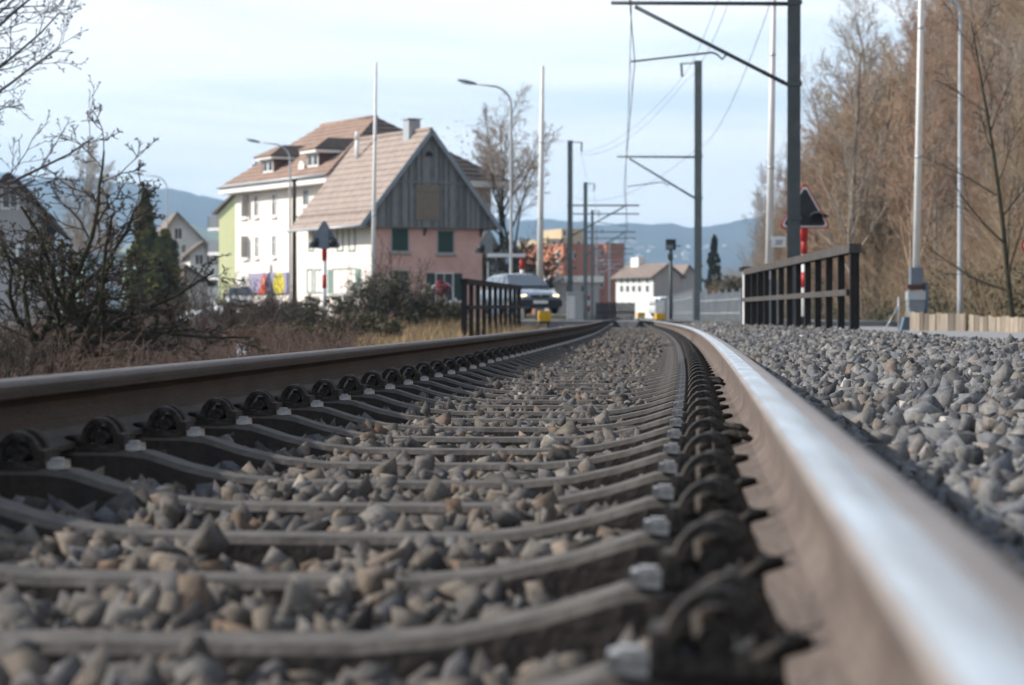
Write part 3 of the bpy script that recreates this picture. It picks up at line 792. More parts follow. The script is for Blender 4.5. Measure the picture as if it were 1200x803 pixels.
for px0, px1, fpy0, fpy1, lab in ((305, 324, 183.5, 187.5, 0), (357.5, 376.5, 175, 180, 1)):
    af = .25
    b0, b1 = G.side_b(px1, af), G.side_b(px0, af); bm_ = (b0+b1)/2
    zt = G.z(fpy0, af, bm_); zf = G.z(fpy1, af, bm_); zr = ZE2 + (af+.85)*sl2
    mb = MB(); bk = af + (zf-zr)/sl2 + .2
    mb.prism([(af, b0+.25, zr-.1), (af, b0+.25, zf), (bk, b0+.25, zf)], (0, b1-b0-.5, 0))
    dm = mb.build('dormer', M['brown'], G.t)
    mb = MB(); mb.box(af-.35, af+1.9, b0, b1, zf, zt); mb.build('fascia', M['trim'], dm)
    mb = MB(); zrd = zt+.72; bb = af + (zrd-zr)/sl2 + .3; bb0 = af+(zt-zr)/sl2+.2
    c0, c1 = (af-.42, b0-.08, zt), (af-.42, b1+.08, zt); k0, k1 = (bb0, b0-.08, zt), (bb0, b1+.08, zt); mid0, mid1 = (af+.9, bm_-.3, zrd), (af+.9, bm_+.3, zrd)
    tiled(mb, c1, mid1, c0, mid0, 5, .03, 0)
    tiled(mb, c0, mid0, k0, (bb, bm_-.3, zrd), 5, .03, 1); tiled(mb, k1, (bb, bm_+.3, zrd), c1, mid1, 5, .03, 1)  # dormer sides and top: shade put in as the darker tile
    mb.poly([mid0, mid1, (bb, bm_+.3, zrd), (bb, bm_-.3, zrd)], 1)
    mb.build('roof', [M['tile_red'], M['tile_dark']], dm)
    for q in range(2):
        l0 = bm_-.75+q*.8; w_ = MB(); z0_ = zr+.02
        w_.box(af-.04, af+.01, l0-.06, l0+.66, z0_, zf-.02); wf = w_.build('window', M['trim'], dm)
        w_ = MB(); w_.box(af-.055, af, l0+.04, l0+.56, z0_+.12, zf-.12); w_.build('pane', M['glass'], wf)
for r_ in ((284, 289, 229, 254), (299, 302.5, 230, 253), (320, 323.5, 229, 252), (356, 362, 223, 240), (286, 289.5, 277, 302), (300, 302.5, 278, 301), (284, 288, 325, 345), (320, 323, 277, 300)):
    window(G, 'side', 0, G.sd(*r_), 'trim', 'glass', 'trim', 1, fw=.12, cross=True)
# open sash beside two of them
for px, y0, y1 in ((291.5, 229, 254), (291, 277, 302)):
    b = G.side_b(px); mb = MB(); mb.box(-.5, -.03, b-.03, b+.03, G.z(y1, 0, b), G.z(y0, 0, b)); mb.build('open_sash', M['sill'], G.t)
for px, y in ((296, 200), (299.5, 196), (306, 193), (312, 190)):
    b = G.side_b(px, GW*.45); zt = G.z(y-6, GW*.45, b); mb = MB(); mb.tube([(GW*.45, b, ZE2+.3), (GW*.45, b, zt-.35)], .12, 8); mb.tube([(GW*.45, b, zt-.32), (GW*.45, b, zt)], .17, 8); mb.build('flue', M['sheet'], groof)
# satellite dish
mb = MB(); b = G.side_b(360, .5); zz = G.z(197, .5, b)
for i in range(5):
    pass
rings = [[Vector((-.05+.25*(q*q), b+.42*q*math.cos(2*math.pi*k/16), zz+.42*q*math.sin(2*math.pi*k/16))) for k in range(16)] for q in (.05, .35, .65, 1.0)]
mb.loft([[Vector((.3-v.x, v.y, v.z)) for v in rg] for rg in rings], cap=True); mb.bar((.25, b, zz), (.4, b, zz-.6), .05); mb.build('satellite_dish', M['trim'], groof)

# poster on the wall
def on_side(Hh, l0, l1, z0, z1, o0, o1): 
    mb = MB(); wbox(mb, 'side', 0, l0, l1, z0, z1, o0, o1); return mb
l0, l1, z0, z1 = G.sd(294, 338, 320, 344.5)
pt = thing('advertising_poster', 'wide poster with red hooded shape and yellow disc on the cream wall', 'poster', (G.O.x, G.O.y, 0), TH)
class T_: t = pt
on_side(G, l0, l1, z0, z1, .03, .12).build('backing', M['lilac'], pt)
def side_poly(pts, o0, o1): mb = MB(); mb.prism([(-o0, l1-(l1-l0)*u, z0+(z1-z0)*v) for u, v in pts], (-(o1-o0), 0, 0)); return mb
# u runs left to right in the picture
circ = [(.5+.22*2*(math.cos(a)*.5) , 0) for a in (0,)]
asp = (z1-z0)/(l1-l0)
def circle(cu, cv, r_, n=36): 
    p = [(cu+r_*asp*math.cos(2*math.pi*i/n), cv+r_*math.sin(2*math.pi*i/n)) for i in range(n)]
    return [(min(max(u, 0.003), .997), min(max(v, .004), .996)) for u, v in p]
side_poly(circle(.80, .44, .62), .12, .135).build('yellow_disc', M['posteryellow'], pt)
side_poly([(.22,.0),(.30,.2),(.32,.55),(.36,.85),(.41,.96),(.46,.84),(.50,.5),(.52,.2),(.47,.05),(.40,.0)], .12, .14).build('red_hood', M['posterred'], pt)
side_poly(circle(.405, .60, .17), .14, .15).build('face', M['skin'], pt)
side_poly(circle(.53, .14, .15), .14, .16).build('white_ball', M['trim'], pt)
mb = MB()
for i in range(7):
    u = .66+i*.035; mb.prism([(-.137, l1-(l1-l0)*q[0], z0+(z1-z0)*q[1]) for q in ((u,.74+.012*i),(u+.024,.74+.012*i),(u+.024,.86),(u,.86))], (-.008, 0, 0))
mb.build('line_of_lettering', M['signback'], pt)

# --- simpler houses in the background -----------------------------------------------------------
def simple_house(name, label, px_l, px_r, d, th, py_e, py_r, depth, wall, rf, zb=-.3, oh=.5, wins=(), sidewins=(), apex=None, winframe='trim', cat='house', group=None):
    """gable to the camera; px_l/px_r wall corners, py_e eave row, py_r ridge row"""
    Hh = House(name, label, px_l, d, th, zb, cat, group)
    w_ = Hh.front_a(px_r); ze = atz(py_e, d); am_ = w_/2 if apex is None else Hh.front_a(apex); zr = Hh.z(py_r, am_, 0)
    mb = MB(); mb.prism([(0,0,zb),(w_,0,zb),(w_,0,ze),(am_,0,zr),(0,0,ze)], (0, depth, 0)); mb.build('wall', M[wall], Hh.t)
    mb = MB()
    for sgn, e in ((-1, 0), (1, w_)):
        slope = (zr-ze)/abs(am_-e); ex = e+sgn*oh; zz = ze-oh*slope
        q = [(ex, -oh, zz+.1), (am_, -oh, zr+.12), (ex, depth+oh, zz+.1), (am_, depth+oh, zr+.12)]
        if sgn < 0: tiled(mb, q[2], q[3], q[0], q[1], 9, .05)
        else: tiled(mb, q[0], q[1], q[2], q[3], 9, .05)
    mb.build('roof', M[rf], Hh.t)
    for r_ in wins: window(Hh, 'front', 0, Hh.fr(*r_), winframe, 'glass', None, 1, fw=.1)
    for r_ in sidewins: window(Hh, 'side', 0, Hh.sd(*r_), winframe, 'glass', None, 1, fw=.1)
    return Hh
h = simple_house('grey_house', 'grey house with dark gabled roof behind the gnarled apple tree', -36, 50, 95, R(8), 250, 206, 10, 'greyplaster', 'tile_dark', -.8, .7, wins=((4, 20, 219, 243),(-20, -8, 219, 243),(22, 36, 290, 318)), apex=12)
h = simple_house('white_gabled_house', 'white gabled house with pale brown roof beyond the conifer', 186, 238, 215, R(12), 282, 250, 14, 'whiteplaster', 'tile_far', -.3, .8, wins=((205, 213, 268, 280), (213, 217.5, 287, 296)), apex=207)
h = simple_house('white_annex', 'low white annexe with pale lean roof beside the white gabled house', 223, 243, 205, R(12), 296, 283, 8, 'whiteplaster', 'tile_far', -.3, .6, wins=((229, 238, 299, 310),), apex=240)
h = simple_house('beige_garage', 'small beige outbuilding with dark lean roof behind the bare shrubs', 214, 243, 165, R(20), 330, 312, 7, 'greyplaster', 'tile_dark', -.3, .5, wins=((220, 224, 333, 345),), apex=216)
# pale blue clad hall glimpsed through the apple tree
h = House('blue_shed', 'pale blue clad shed glimpsed through the apple tree branches', 99, 120, R(10))
w_ = h.front_a(141); mb = MB(); mb.box(0, w_, 0, 9, -.8, atz(300, 121)); mb.build('wall', M['blue'], h.t)
mb = MB(); mb.prism([(-.3,-.3,atz(300,121)),(w_+.3,-.3,atz(300,121)),(w_+.3,-.3,atz(297,121)),(-.3,-.3,atz(303,121)+.5)], (0, 9.6, 0)); mb.build('roof', M['sheet'], h.t)
for r_ in ((130.5, 135, 314, 334), (104, 109, 340, 352)): window(h, 'front', 0, h.fr(*r_), 'trim', 'bluebanner', None, 0, fw=.08)
for r_ in ((117, 124, 313, 333),): window(h, 'front', 0, h.fr(*r_), 'trim', 'trim', None, 0, fw=.05)
# lime green block with balconies
h = House('green_apartment_block', 'apartment block with lime green end wall and white balcony front', 256.5, 185, R(-35))
w_ = h.front_a(284); ze = atz(250, 185); zr = h.z(222, w_, 0)
mb = MB(); mb.prism([(0,0,-.3),(w_,0,-.3),(w_,0,zr),(0,0,ze)], (0, 12, 0)); mb.build('wall', M['green'], h.t)
mb = MB(); mb.box(-.02, 0, .05, 12, -.3, ze-.1); mb.build('balcony_front', M['whiteplaster'], h.t)
mb = MB(); tiled(mb, (-.5, 12.4, ze-.05), (w_, 12.4, zr+.2), (-.5, -.3, ze-.05), (w_, -.3, zr+.2), 8, .04); mb.build('roof', M['tile_far'], h.t)
lv = [254, 282, 310, 336]
for i, py in enumerate(lv):
    zt = h.z(py, 0, 5)
    mb = MB(); mb.box(-1.6, -.03, .5, 11.5, zt-1.25, zt-1.0); b_ = mb.build('balcony', M['trim'], h.t)
    mb = MB(); mb.box(-1.62, -1.56, .5, 11.5, zt-.98, zt-.1); mb.box(-1.55, -.55, .52, .56, zt-.98, zt-.1); mb.build('balustrade', M['boxgrey'], b_)
    for q in (1.2, 4.2, 7.2):
        window(h, 'side', -.02, (q, q+1.6, zt-1.0, zt+.9), 'trim', 'glass', None, 1, fw=.06)
mb = MB(); mb.tube([(-.3, 3, ze), (-.3, 3, ze+2.2)], .2, 10); mb.build('flue', M['signback'], h.t)

# terracotta block, ochre block
h = House('terracotta_block', 'terracotta apartment block with flat roof behind the grey masts', 660, 330, R(24))
w_ = h.front_a(714); zt = h.z(288, w_*.3, 0)
mb = MB(); mb.box(0, w_, 0, 14, -.3, zt); mb.build('wall', M['terra'], h.t)
w2 = h.front_a(714.5); w3 = h.front_a(726)
mb = MB(); mb.box(w2-1.2, w3, -1.4, 13, -.3, h.z(285.5, w3, 0)); mb.build('stair_tower', M['terra2'], h.t)
mb = MB(); mb.box(w2-5.2, w2-1.21, -.5, 12, -.3, h.z(289, w2, 0)); mb.build('recess_wall', M['terra2'], h.t)
mb = MB(); mb.box(-.1, w_+.02, -.1, 14.1, zt, zt+.25); mb.build('parapet', M['terra2'], h.t)
for i in range(4):
    for px in (703.5, 708.5): window(h, 'front', -.5, h.fr(px, px+3, 294+i*12, 301+i*12, -.5), 'trim', 'glass', None, 0, fw=.08)
for i in range(4):
    window(h, 'side', 0, h.sd(652.5, 656, 295+i*12, 301+i*12), 'trim', 'glass', None, 0, fw=.12)
for px in (664, 672): window(h, 'front', 0, h.fr(px, px+3, 296, 303), 'trim', 'glass', None, 0, fw=.1)
h = House('ochre_block', 'ochre stepped apartment block rising behind the terracotta one', 640, 370, R(18))
w_ = h.front_a(684); zt = h.z(280, w_/2, 0)
mb = MB(); mb.box(0, w_, 0, 14, -.3, zt); mb.build('wall', M['ochre'], h.t)
b0, b1 = h.front_a(658, 2), h.front_a(683, 2); mb = MB(); mb.box(b0, b1, 2, 11, zt, h.z(267.5, b0, 0)); mb.build('penthouse', M['ochre'], h.t)
for px in (647, 655, 666, 676): window(h, 'front', 0, h.fr(px, px+4, 283, 288), 'trim', 'glass', None, 0, fw=.1)
window(h, 'front', 2, h.fr(660, 663, 270, 277, 2), 'trim', 'glass', None, 0, fw=.1)
h = House('white_flat_roofed_shed', 'low grey shed with white flat roof edge below the terracotta block', 650, 240, R(12))
w_ = h.front_a(702); zt = h.z(331, w_/2, 0)
mb = MB(); mb.box(0, w_, 0, 8, -.3, zt); mb.build('wall', M['greyplaster'], h.t)
mb = MB(); mb.box(-.4, w_+.4, -.4, 8.4, zt, zt+.65); mb.build('roof_edge', M['trim'], h.t)
for px in (664, 682): window(h, 'front', 0, h.fr(px, px+5, 336, 352), 'boxgrey', 'black', None, 0, fw=.1, name='door')
# white block with brown roof, gable to the right
h = House('white_apartment_house', 'long white apartment house with brown roof beside the far signal', 766, 300, R(28))
w_ = h.front_a(797); ze = h.z(322.5, 0, 0); zr = h.z(310, w_/2, 0); LL = h.side_b(722)
LL = abs(LL) if abs(LL) < 60 else 40
mb = MB(); mb.prism([(0,0,-.3),(w_,0,-.3),(w_,0,ze),(w_/2,0,zr),(0,0,ze)], (0, LL, 0)); mb.build('wall', M['greyplaster'], h.t)  # grey plaster paints the gable's shade; the lit front is white
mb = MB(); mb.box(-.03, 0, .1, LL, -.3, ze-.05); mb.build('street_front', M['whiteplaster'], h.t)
mb = MB(); tiled(mb, (-.7, LL+.4, ze-.3), (w_/2, LL+.4, zr+.15), (-.7, -.5, ze-.3), (w_/2, -.5, zr+.15), 9, .05); tiled(mb, (w_+.7, -.5, ze-.3), (w_/2, -.5, zr+.15), (w_+.7, LL+.4, ze-.3), (w_/2, LL+.4, zr+.15), 9, .05); rf = mb.build('roof', M['tile_far'], h.t)
mb = MB(); mb.box(w_/2-.6, w_/2+.6, 6, 8, zr-.6, zr+1.0); mb.build('chimney', M['trim'], rf)
for py0, py1 in ((325, 331.5), (335, 342)):
    for px in (727, 734, 741, 748, 757): window(h, 'side', -.03, h.sd(px, px+3.4, py0, py1, -.03), 'trim', 'glass', None, 0, fw=.1)
h = simple_house('small_brown_roofed_house', 'small house with brown roof behind the far signal post', 797, 822, 340, R(20), 327, 311, 10, 'greyplaster', 'tile_far', -.3, .5, apex=806)
# ------------------------------------------------------------------ masts, wires, lamps, signals
def gz(x, y): return float(ground_z(x, y))
def hsection(mb, x, y, z0, z1, w_, d_, t=.02, m=0):
    """H-shaped mast"""
    mb.box(x-w_/2, x+w_/2, y-d_/2, y-d_/2+t, z0, z1, m); mb.box(x-w_/2, x+w_/2, y+d_/2-t, y+d_/2, z0, z1, m); mb.box(x-t/2, x+t/2, y-d_/2+t, y+d_/2-t, z0, z1, m)
def insulator(mb, a, b, r=.055, n=6, m=0):
    a, b = Vector(a), Vector(b); pts, rs = [], []
    for i in range(n*2+1): pts.append(a.lerp(b, i/(n*2))); rs.append(r if i % 2 else r*.5)
    mb.tube(pts, rs, 8, m)
def mast(px, d, top, label, arms, w_=.24, m='mast', side=1, lite=False):
    X = atx(px, d); xc = tx(d)
    t = thing('catenary_mast', label, 'railway mast', (X, d, 0), 0, 'overhead line masts')
    mb = MB(); hsection(mb, 0, 0, -.4, top, w_, w_); mb.cbox((0, 0, top+.015), (w_*1.15, w_*1.15, .03)); mb.build('post', M[m], t)
    if not lite:
        for z in (2.2, 5.0, 6.7):
            if z < top: mb = MB(); mb.box(-w_*.62, w_*.62, -w_*.62, -w_*.5-.003, z-.05, z+.05); mb.build('clamp', M[m], t)
    s_ = -1 if X > xc else 1
    L = abs(X - xc)
    if arms == 'full':
        mb = MB()
        mb.tube([(s_*.12, -.02, 6.68), (s_*(L-.15) + s_*.55, -.02, 6.70)], .042, 8)
        mb.tube([(s_*.12, -.02, 4.98), (s_*(L-.1), -.02, 6.62)], .042, 8)
        ar = mb.build('cantilever', M[m], t)
        mb = MB(); insulator(mb, (s_*.2, -.02, 6.68), (s_*.62, -.02, 6.682)); mb.build('insulator', M['insul'], ar); mb = MB()
        v = Vector((s_*(L-.1)-s_*.12, 0, 1.64)).normalized(); p0 = Vector((s_*.12, -.02, 4.98))
        insulator(mb, p0+v*.1, p0+v*.6); mb.build('insulator', M['insul'], ar)
        mb = MB(); hk = p0 + v*(L*.42)
        mb.tube([hk, hk+Vector((s_*.1, 0, -.12)), (s_*(L*.47), -.02, 5.62), (s_*(L*.50), -.02, 5.66), (s_*(L-.02), -.02, 5.47)], .022, 6)
        mb.build('steady_arm', M[m], ar)
    elif arms == 'simple':
        mb = MB(); mb.tube([(s_*.1, 0, 6.7), (s_*(L+.8), 0, 6.7)], .05, 6); mb.tube([(s_*.1, 0, 4.9), (s_*(L-.1), 0, 6.62)], .045, 6); mb.tube([(s_*.1, 0, 6.2), (s_*(L+.8), 0, 6.2)], .04, 6); ar = mb.build('cantilever', M[m], t)
        mb = MB(); mb.tube([(s_*L*.5, 0, 5.7), (s_*(L), 0, 5.48)], .025, 5); mb.build('steady_arm', M[m], ar)
    mb = MB(); mb.tube([(-.1*s_, 0, top-.05), (s_*.75, 0, top-.08)], .03, 6); ta = mb.build('top_arm', M[m], t)
    mb = MB(); insulator(mb, (s_*.7, 0, top-.1), (s_*.66, 0, top-.62), .06, 4); mb.build('insulator', M['insul'], ta)
    return Vector((X, d, top))
m1 = mast(930, 50, 10.7, 'thick dark mast standing right behind the triangular warning sign', 'full', .25)
m2 = mast(818, 98, 10.6, 'tall grey mast with slanting bracket arm beyond the level crossing, right of the track', 'full', .29, 'mast2')
m3 = mast(668, 141, 10.5, 'tallest grey mast left of the track, next to the dark car', 'simple', .30, 'mast2')
m4 = mast(686, 185, 10.5, 'second mast left of the track, against the terracotta block', 'simple', .30, 'mast2', lite=True)
m5 = mast(694, 231, 10.4, 'third slim mast left of the track, in front of the terracotta block', 'simple', .26, 'mast2', lite=True)
m6 = mast(699, 277, 10.4, 'fourth slim mast left of the track, barely clear of its neighbours', 'simple', .24, 'galv', lite=True)
m7 = mast(714, 330, 10.4, 'farthest slim pale mast, standing before the stair tower', 'simple', .24, 'galv', lite=True)

def wire_pts(p0, p1, sag, n=14):
    p0, p1 = Vector(p0), Vector(p1)
    return [p0.lerp(p1, i/n) - Vector((0, 0, 4*sag*(i/n)*(1-i/n))) for i in range(n+1)]
sup = [(2, .15), (50, .10), (98, -.12), (141, .12), (185, -.1), (231, .1), (277, -.1), (330, 0)]
cw = thing('contact_wire', 'lower of the two wires strung above the track, held by steady arms', 'overhead wire', tp(0, 50, 0))
O_ = Vector(tp(0, 50, 0)); O_.z = 0
cp_, mp_, dr = [], [], []
for (ya, sa), (yb, sb) in zip(sup[:-1], sup[1:]):
    a = Vector((tx(ya)+sa, ya, 5.46)); b = Vector((tx(yb)+sb, yb, 5.46))
    c = wire_pts(a, b, .04); 
    a2 = Vector((tx(ya)+sa*.3, ya, 6.66)); b2 = Vector((tx(yb)+sb*.3, yb, 6.66)); e = wire_pts(a2, b2, .55)
    cp_ += c if not cp_ else c[1:]; mp_ += e if not mp_ else e[1:]
    for i in (2, 4, 6, 8, 10, 12): dr.append((c[i], e[i]))
mb = MB(); mb.tube([p-O_ for p in cp_], .010, 5); mb.build('wire', M['wire'], cw)
mw = thing('messenger_wire', 'upper sagging wire above the track, carrying the droppers', 'overhead wire', O_)
mb = MB(); mb.tube([p-O_ for p in mp_], .009, 5); mb.build('wire', M['wire'], mw)
for a, b in dr[:30]:
    mb = MB(); mb.tube([a-O_, b-O_], .004, 4); mb.build('dropper', M['wire'], mw)
def feeder(pts, sag, label, r=.008):
    mb = MB(); P = []
    for a, b in zip(pts[:-1], pts[1:]): q = wire_pts(a, b, sag); P += q if not P else q[1:]
    o = Vector(pts[0]); mb.tube([p-o for p in P], r, 4)
    tag(mb.build('feeder_wire', M['wire'], None, o), label, 'overhead wire')
V3 = Vector
feeder([m1+V3((-.65,0,-.7)), m2+V3((-.65,0,-.65)), m3+V3((.66,0,-.65)), m4+V3((.66,0,-.65)), m5+V3((.66,0,-.65))], .7, 'thin feeder wire hung from the mast tops, crossing over the line')
feeder([m1+V3((-.35,.1,-.75)), m2+V3((-.5,.1,-.75)), m3+V3((.5,.1,-.75))], .95, 'slacker second feeder wire just under the first one')
feeder([V3((m1.x-.2, 50, 7.6)), V3((m2.x-.1, 98, 7.0)), V3((m3.x+.1, 141, 7.2))], .9, 'drooping earth wire running from the thick dark mast to the far masts')

def lamp(px, d, top_py, arm_dx, label, head_drop=.0, arm_h=.9, base=None):
    X = atx(px, d); zt = atz(top_py, d); zb = gz(X, d)-.2 if base is None else base
    t = thing('street_lamp', label, 'street lamp', (X, d, 0), 0, 'curved street lamps')
    mb = MB(); n = 9; s_ = 1 if arm_dx > 0 else -1
    rad = min(1.3, abs(arm_dx)*.55)
    pts = [(0, 0, zb), (0, 0, zb+1.2), (0, 0, zt-rad)]
    rs = [.085, .075, .055]
    for i in range(1, n+1):
        a = math.pi/2*i/n*.88; pts.append((s_*rad*(1-math.cos(a)), 0, zt-rad+rad*math.sin(a)*.95)); rs.append(.052-.010*i/n)
    lx, _, lz = pts[-1]; pts.append((arm_dx, 0, lz+.12*abs(arm_dx-lx))); rs.append(.036)
    mb.tube(pts, rs, 10); mb.build('pole', M['galv'], t)
    ex, ez = arm_dx, pts[-1][2]
    mb = MB()
    rings = []
    for q, (hw, hh) in zip((0, .12, .35, .65, .75), ((.05, .04), (.10, .07), (.14, .09), (.11, .06), (.04, .03))):
        x = ex + s_*(q-.08)*1.05; z = ez + (q)*.22
        rings.append([Vector((x, hw*math.cos(2*math.pi*k/10), z+hh*math.sin(2*math.pi*k/10)+.0)) for k in range(10)])
    mb.loft(rings); hd = mb.build('lamp_head', M['signback'], t)
    mb = MB(); mb.cbox((ex+s_*.32, 0, ez+.02), (.42, .2, .06), Matrix.Rotation(-.2*s_, 3, 'Y')); mb.build('lamp_glass', M['lamp_clear'], hd)
lamp(599, 100, 100, -1.55, 'tall curved street lamp right of the pink house, behind the car')
lamp(340, 140, 168, -1.85, 'curved street lamp in front of the cream tenement')
lamp(196, 170, 206, -1.75, 'curved street lamp left of the lime green wall, near the conifer')
lamp(1125, 60, -6, -1.0, 'bare galvanised lamp pole bending at the top, behind the plank fence', base=-.6)
# olive timber pole beside the second lamp
X = atx(345, 138); mb = MB(); mb.tube([(0, 0, -.3), (0, 0, atz(210, 138))], [.15, .11], 10); mb.cbox((0, 0, atz(211, 138)), (.30, .30, .10))
tag(mb.build('timber_pole', M['bark_dark'], None, (X, 138, 0)), 'olive brown timber pole beside the lamp at the cream tenement', 'pole')

def barrier(px, d, lean, length, zb, label, box, r0=.085):
    X = atx(px, d); t = thing('barrier_boom', label, 'raised barrier', (X, d, 0), 0, 'raised level crossing barriers')
    n = 14; mb = MB(); mb.v = []
    def P(q): return Vector((lean*q*length, 0, zb + q*length))
    mb.tube([P(0), P(.5), P(1)], [r0, r0*.8, r0*.55], 10); bm_o = mb.build('boom', M['whitepole'], t)
    for q in (.33, .66):
        m_ = MB(); rr_ = r0*(1-.45*q)+.004; m_.tube([P(q), P(q+.008)], rr_, 10); m_.build('sleeve', M['galv'], bm_o)
    if box:
        mb = MB()
        mb.loft([[Vector((x*s_, y*s_, z)) for x, y in ((-1,-1),(1,-1),(1,1),(-1,1))] for s_, z in ((.0, 0),)] , cap=False) if False else None
        mb.box(-.13, .13, -.12, .12, zb-.05, zb+.42)
        mb.build('boom_socket', M['signback'], t)
        mb = MB()
        prof_ = [(-.17, zb-.10), (.13, zb-.10), (.15, zb-.38), (.10, zb-.64), (-.13, zb-.64), (-.18, zb-.38)]
        mb.prism([(x, -.28, z) for x, z in prof_], (0, .5, 0)); bx = mb.build('mechanism_box', M['boxgrey'], t)
        mb = MB(); mb.prism([(-.19, -.30, zb-.08), (.15, -.30, zb-.08), (.15, -.30, zb-.26), (-.19, -.30, zb-.26)], (0, .54, 0)); mb.build('box_cover', M['galv'], bx)
        mb = MB(); mb.box(.16, .21, -.30, .30, zb-.62, zb+.1); mb.build('side_plate', M['boxblue'], t)
        mb = MB(); mb.prism([(-.40, 0, -.5), (-.12, 0, -.5), (-.12, 0, zb-.62), (-.24, 0, zb-.62)], (0, .3, 0)); mb.build('foot', M['boxblue'], t)
        mb = MB(); mb.cbox((-.02, -.05, zb+.01), (.36, .2, .1)); mb.build('hinge', M['brown'], t)
    else:
        mb = MB(); mb.box(-.2, .2, -.25, .25, -.5, zb+.05); mb.build('mechanism_box', M['boxgrey'], t)
    return t
barrier(1073.5, 50, .016, 8.2, atz(337, 50), 'white raised boom with grey mechanism box beside the plank fence', True, .085)
b2 = barrier(901, 60, .016, 8.6, 1.0, 'white raised boom half hidden behind the dark mast, with small sign on it', False, .10)
mb = MB(); mb.box(0, 0, 0, 0, 0, 0) if False else None
sg = thing('notice_plate', 'small white notice plate fixed to the boom beside the dark mast', 'sign', (atx(913, 59.7), 59.7, atz(283.5, 59.7)))
mb = MB(); mb.box(-.19, .17, -.015, .015, -.135, .135); mb.build('plate', M['whitepaint'], sg)
mb = MB()
for i, (x0, x1) in enumerate(((-.10, .10), (-.08, .08), (-.11, .07))): mb.box(x0, x1, -.019, -.015, .03-.045*i-.012, .03-.045*i+.012)
mb.build('line_of_lettering', M['signback'], sg)
mb = MB(); mb.bar((-.25, .0, .0), (-.18, 0, 0), .03); mb.build('bracket', M['galv'], sg)
barrier(437, 86, .014, 8.3, 1.0, 'white raised boom in front of the boarded gable of the pink house', False, .085)
barrier(632.5, 93, .012, 8.9, 1.0, 'white raised boom rising behind the dark car', False, .13)

# flashing-light triangles
def rounded_tri(w_, h_, r_, n=6):
    P = [Vector((-w_/2, 0, 0)), Vector((w_/2, 0, 0)), Vector((0, 0, h_))]; out = []
    for i in range(3):
        p, a, b = P[i], P[i-1], P[(i+1) % 3]
        da, db = (a-p).normalized(), (b-p).normalized(); ang = da.angle(db); k = r_/math.tan(ang/2)
        s_, e = p+da*k, p+db*k; c = p + (da+db).normalized()*(r_/math.sin(ang/2))
        for j in range(n+1):
            q = s_.lerp(e, j/n); out.append(c + (q-c).normalized()*r_)
    return out
def off(pts, o, k=1.0, c=None):
    c = c or sum(pts, Vector())/len(pts); return [Vector((c.x+(p.x-c.x)*k, o, c.z+(p.z-c.z)*k)) for p in pts]
def striped_post(t, z0, z1, r_, bands):
    mb = MB(); mb.tube([(0, .1, z0), (0, .1, z1)], r_, 12); po = mb.build('post', M['whitepaint' if bands else 'mast'], t)
    for a, b in bands: q = MB(); q.tube([(0, .1, a), (0, .1, b)], r_+.004, 12); q.build('red_band', M['redpaint'], po)
    return po
# facing the photographer
d = 54; X = atx(943, d); zb = atz(268, d); zt = atz(213.5, d)
t = thing('flashing_light_signal', 'red bordered triangular signal with black face on striped post behind the railing', 'level crossing signal', (X, d, 0))
tri = rounded_tri(1.20, (zt-zb)*1.02, .07); tri = [Vector((p.x, 0, p.z+zb)) for p in tri]
mb = MB(); mb.prism(off(tri, 0), (0, .05, 0)); mb.build('red_border', M['redpaint'], t)
mb = MB(); mb.prism(off(tri, -.012, .92), (0, .012, 0)); mb.build('white_border', M['whitepaint'], t)
mb = MB(); mb.prism(off(tri, -.024, .82), (0, .012, 0)); mb.build('black_face', M['blackpaint'], t)
zl = zb + .30
for s_ in (-1, 1):
    mb = MB(); mb.disc((s_*.27, -.04, zl-.06), .13, 'y', .05, 20); lm = mb.build('lamp', M['black'], t)
    mb = MB()
    rings = []
    for j in range(5):
        y = -.03-.10*j
        rings.append([Vector((s_*.27+(.165+.01*j)*math.cos(math.pi*k/10), y, zl-.06+.165*math.sin(math.pi*k/10)*(1-.10*j))) for k in range(11)])
    mb.loft(rings, closed=False, cap=False); mb.build('lamp_hood', M['blackpaint'], lm)
mb = MB(); mb.tube([(0, .1, zb-.28), (0, .1, zb+.25)], .085, 12); mb.build('post_head', M['redpaint'], t)
striped_post(t, -.3, zb, .062, ((atz(298, d), zb-.2), (atz(337, d), atz(319, d))))
# small base box
mb = MB(); mb.box(-.12, .12, -.02, .24, -.4, atz(371, d)); mb.build('post_base', M['blackpaint'], t)

def signal_back(px, d, py0, py1, pw, label, face, post_bands, m, zbase=-.3):
    X = atx(px, d); zt = atz(py0, d); zb = atz(py1, d); wd = pw/F*d
    t = thing('flashing_light_signal', label, 'level crossing signal', (X, d, 0))
    tri = [Vector((p.x, 0, p.z+zb)) for p in rounded_tri(wd*1.16, (zt-zb)*1.06, .07)]
    mb = MB(); mb.prism(off(tri, 0), (0, .04, 0)); mb.build('back_plate', M[m], t)
    mb = MB(); mb.prism([(-.17, -.002, zb-.02), (.17, -.002, zb-.02), (.16, -.002, zt-.30), (.05, -.002, zt-.05), (-.05, -.002, zt-.05), (-.16, -.002, zt-.30)], (0, -.16, 0)); mb.build('housing', M[m], t)
    for s_ in (-1, 1):
        mb = MB(); rings = [[Vector((s_*wd*.29+r_*math.cos(2*math.pi*k/14), -y, zb+.20+r_*math.sin(2*math.pi*k/14))) for k in range(14)] for y, r_ in ((0, .16), (.10, .16), (.19, .12), (.24, .05))]
        mb.loft(rings); mb.build('lamp_back', M['blackpaint'], t)
    mb = MB(); mb.tube([(0, .1, zb-.32), (0, .1, zb+.3)], .085, 12); mb.build('post_head', M['redpaint' if post_bands else 'mast'], t)
    striped_post(t, zbase, zb, .075, post_bands)
d = 80
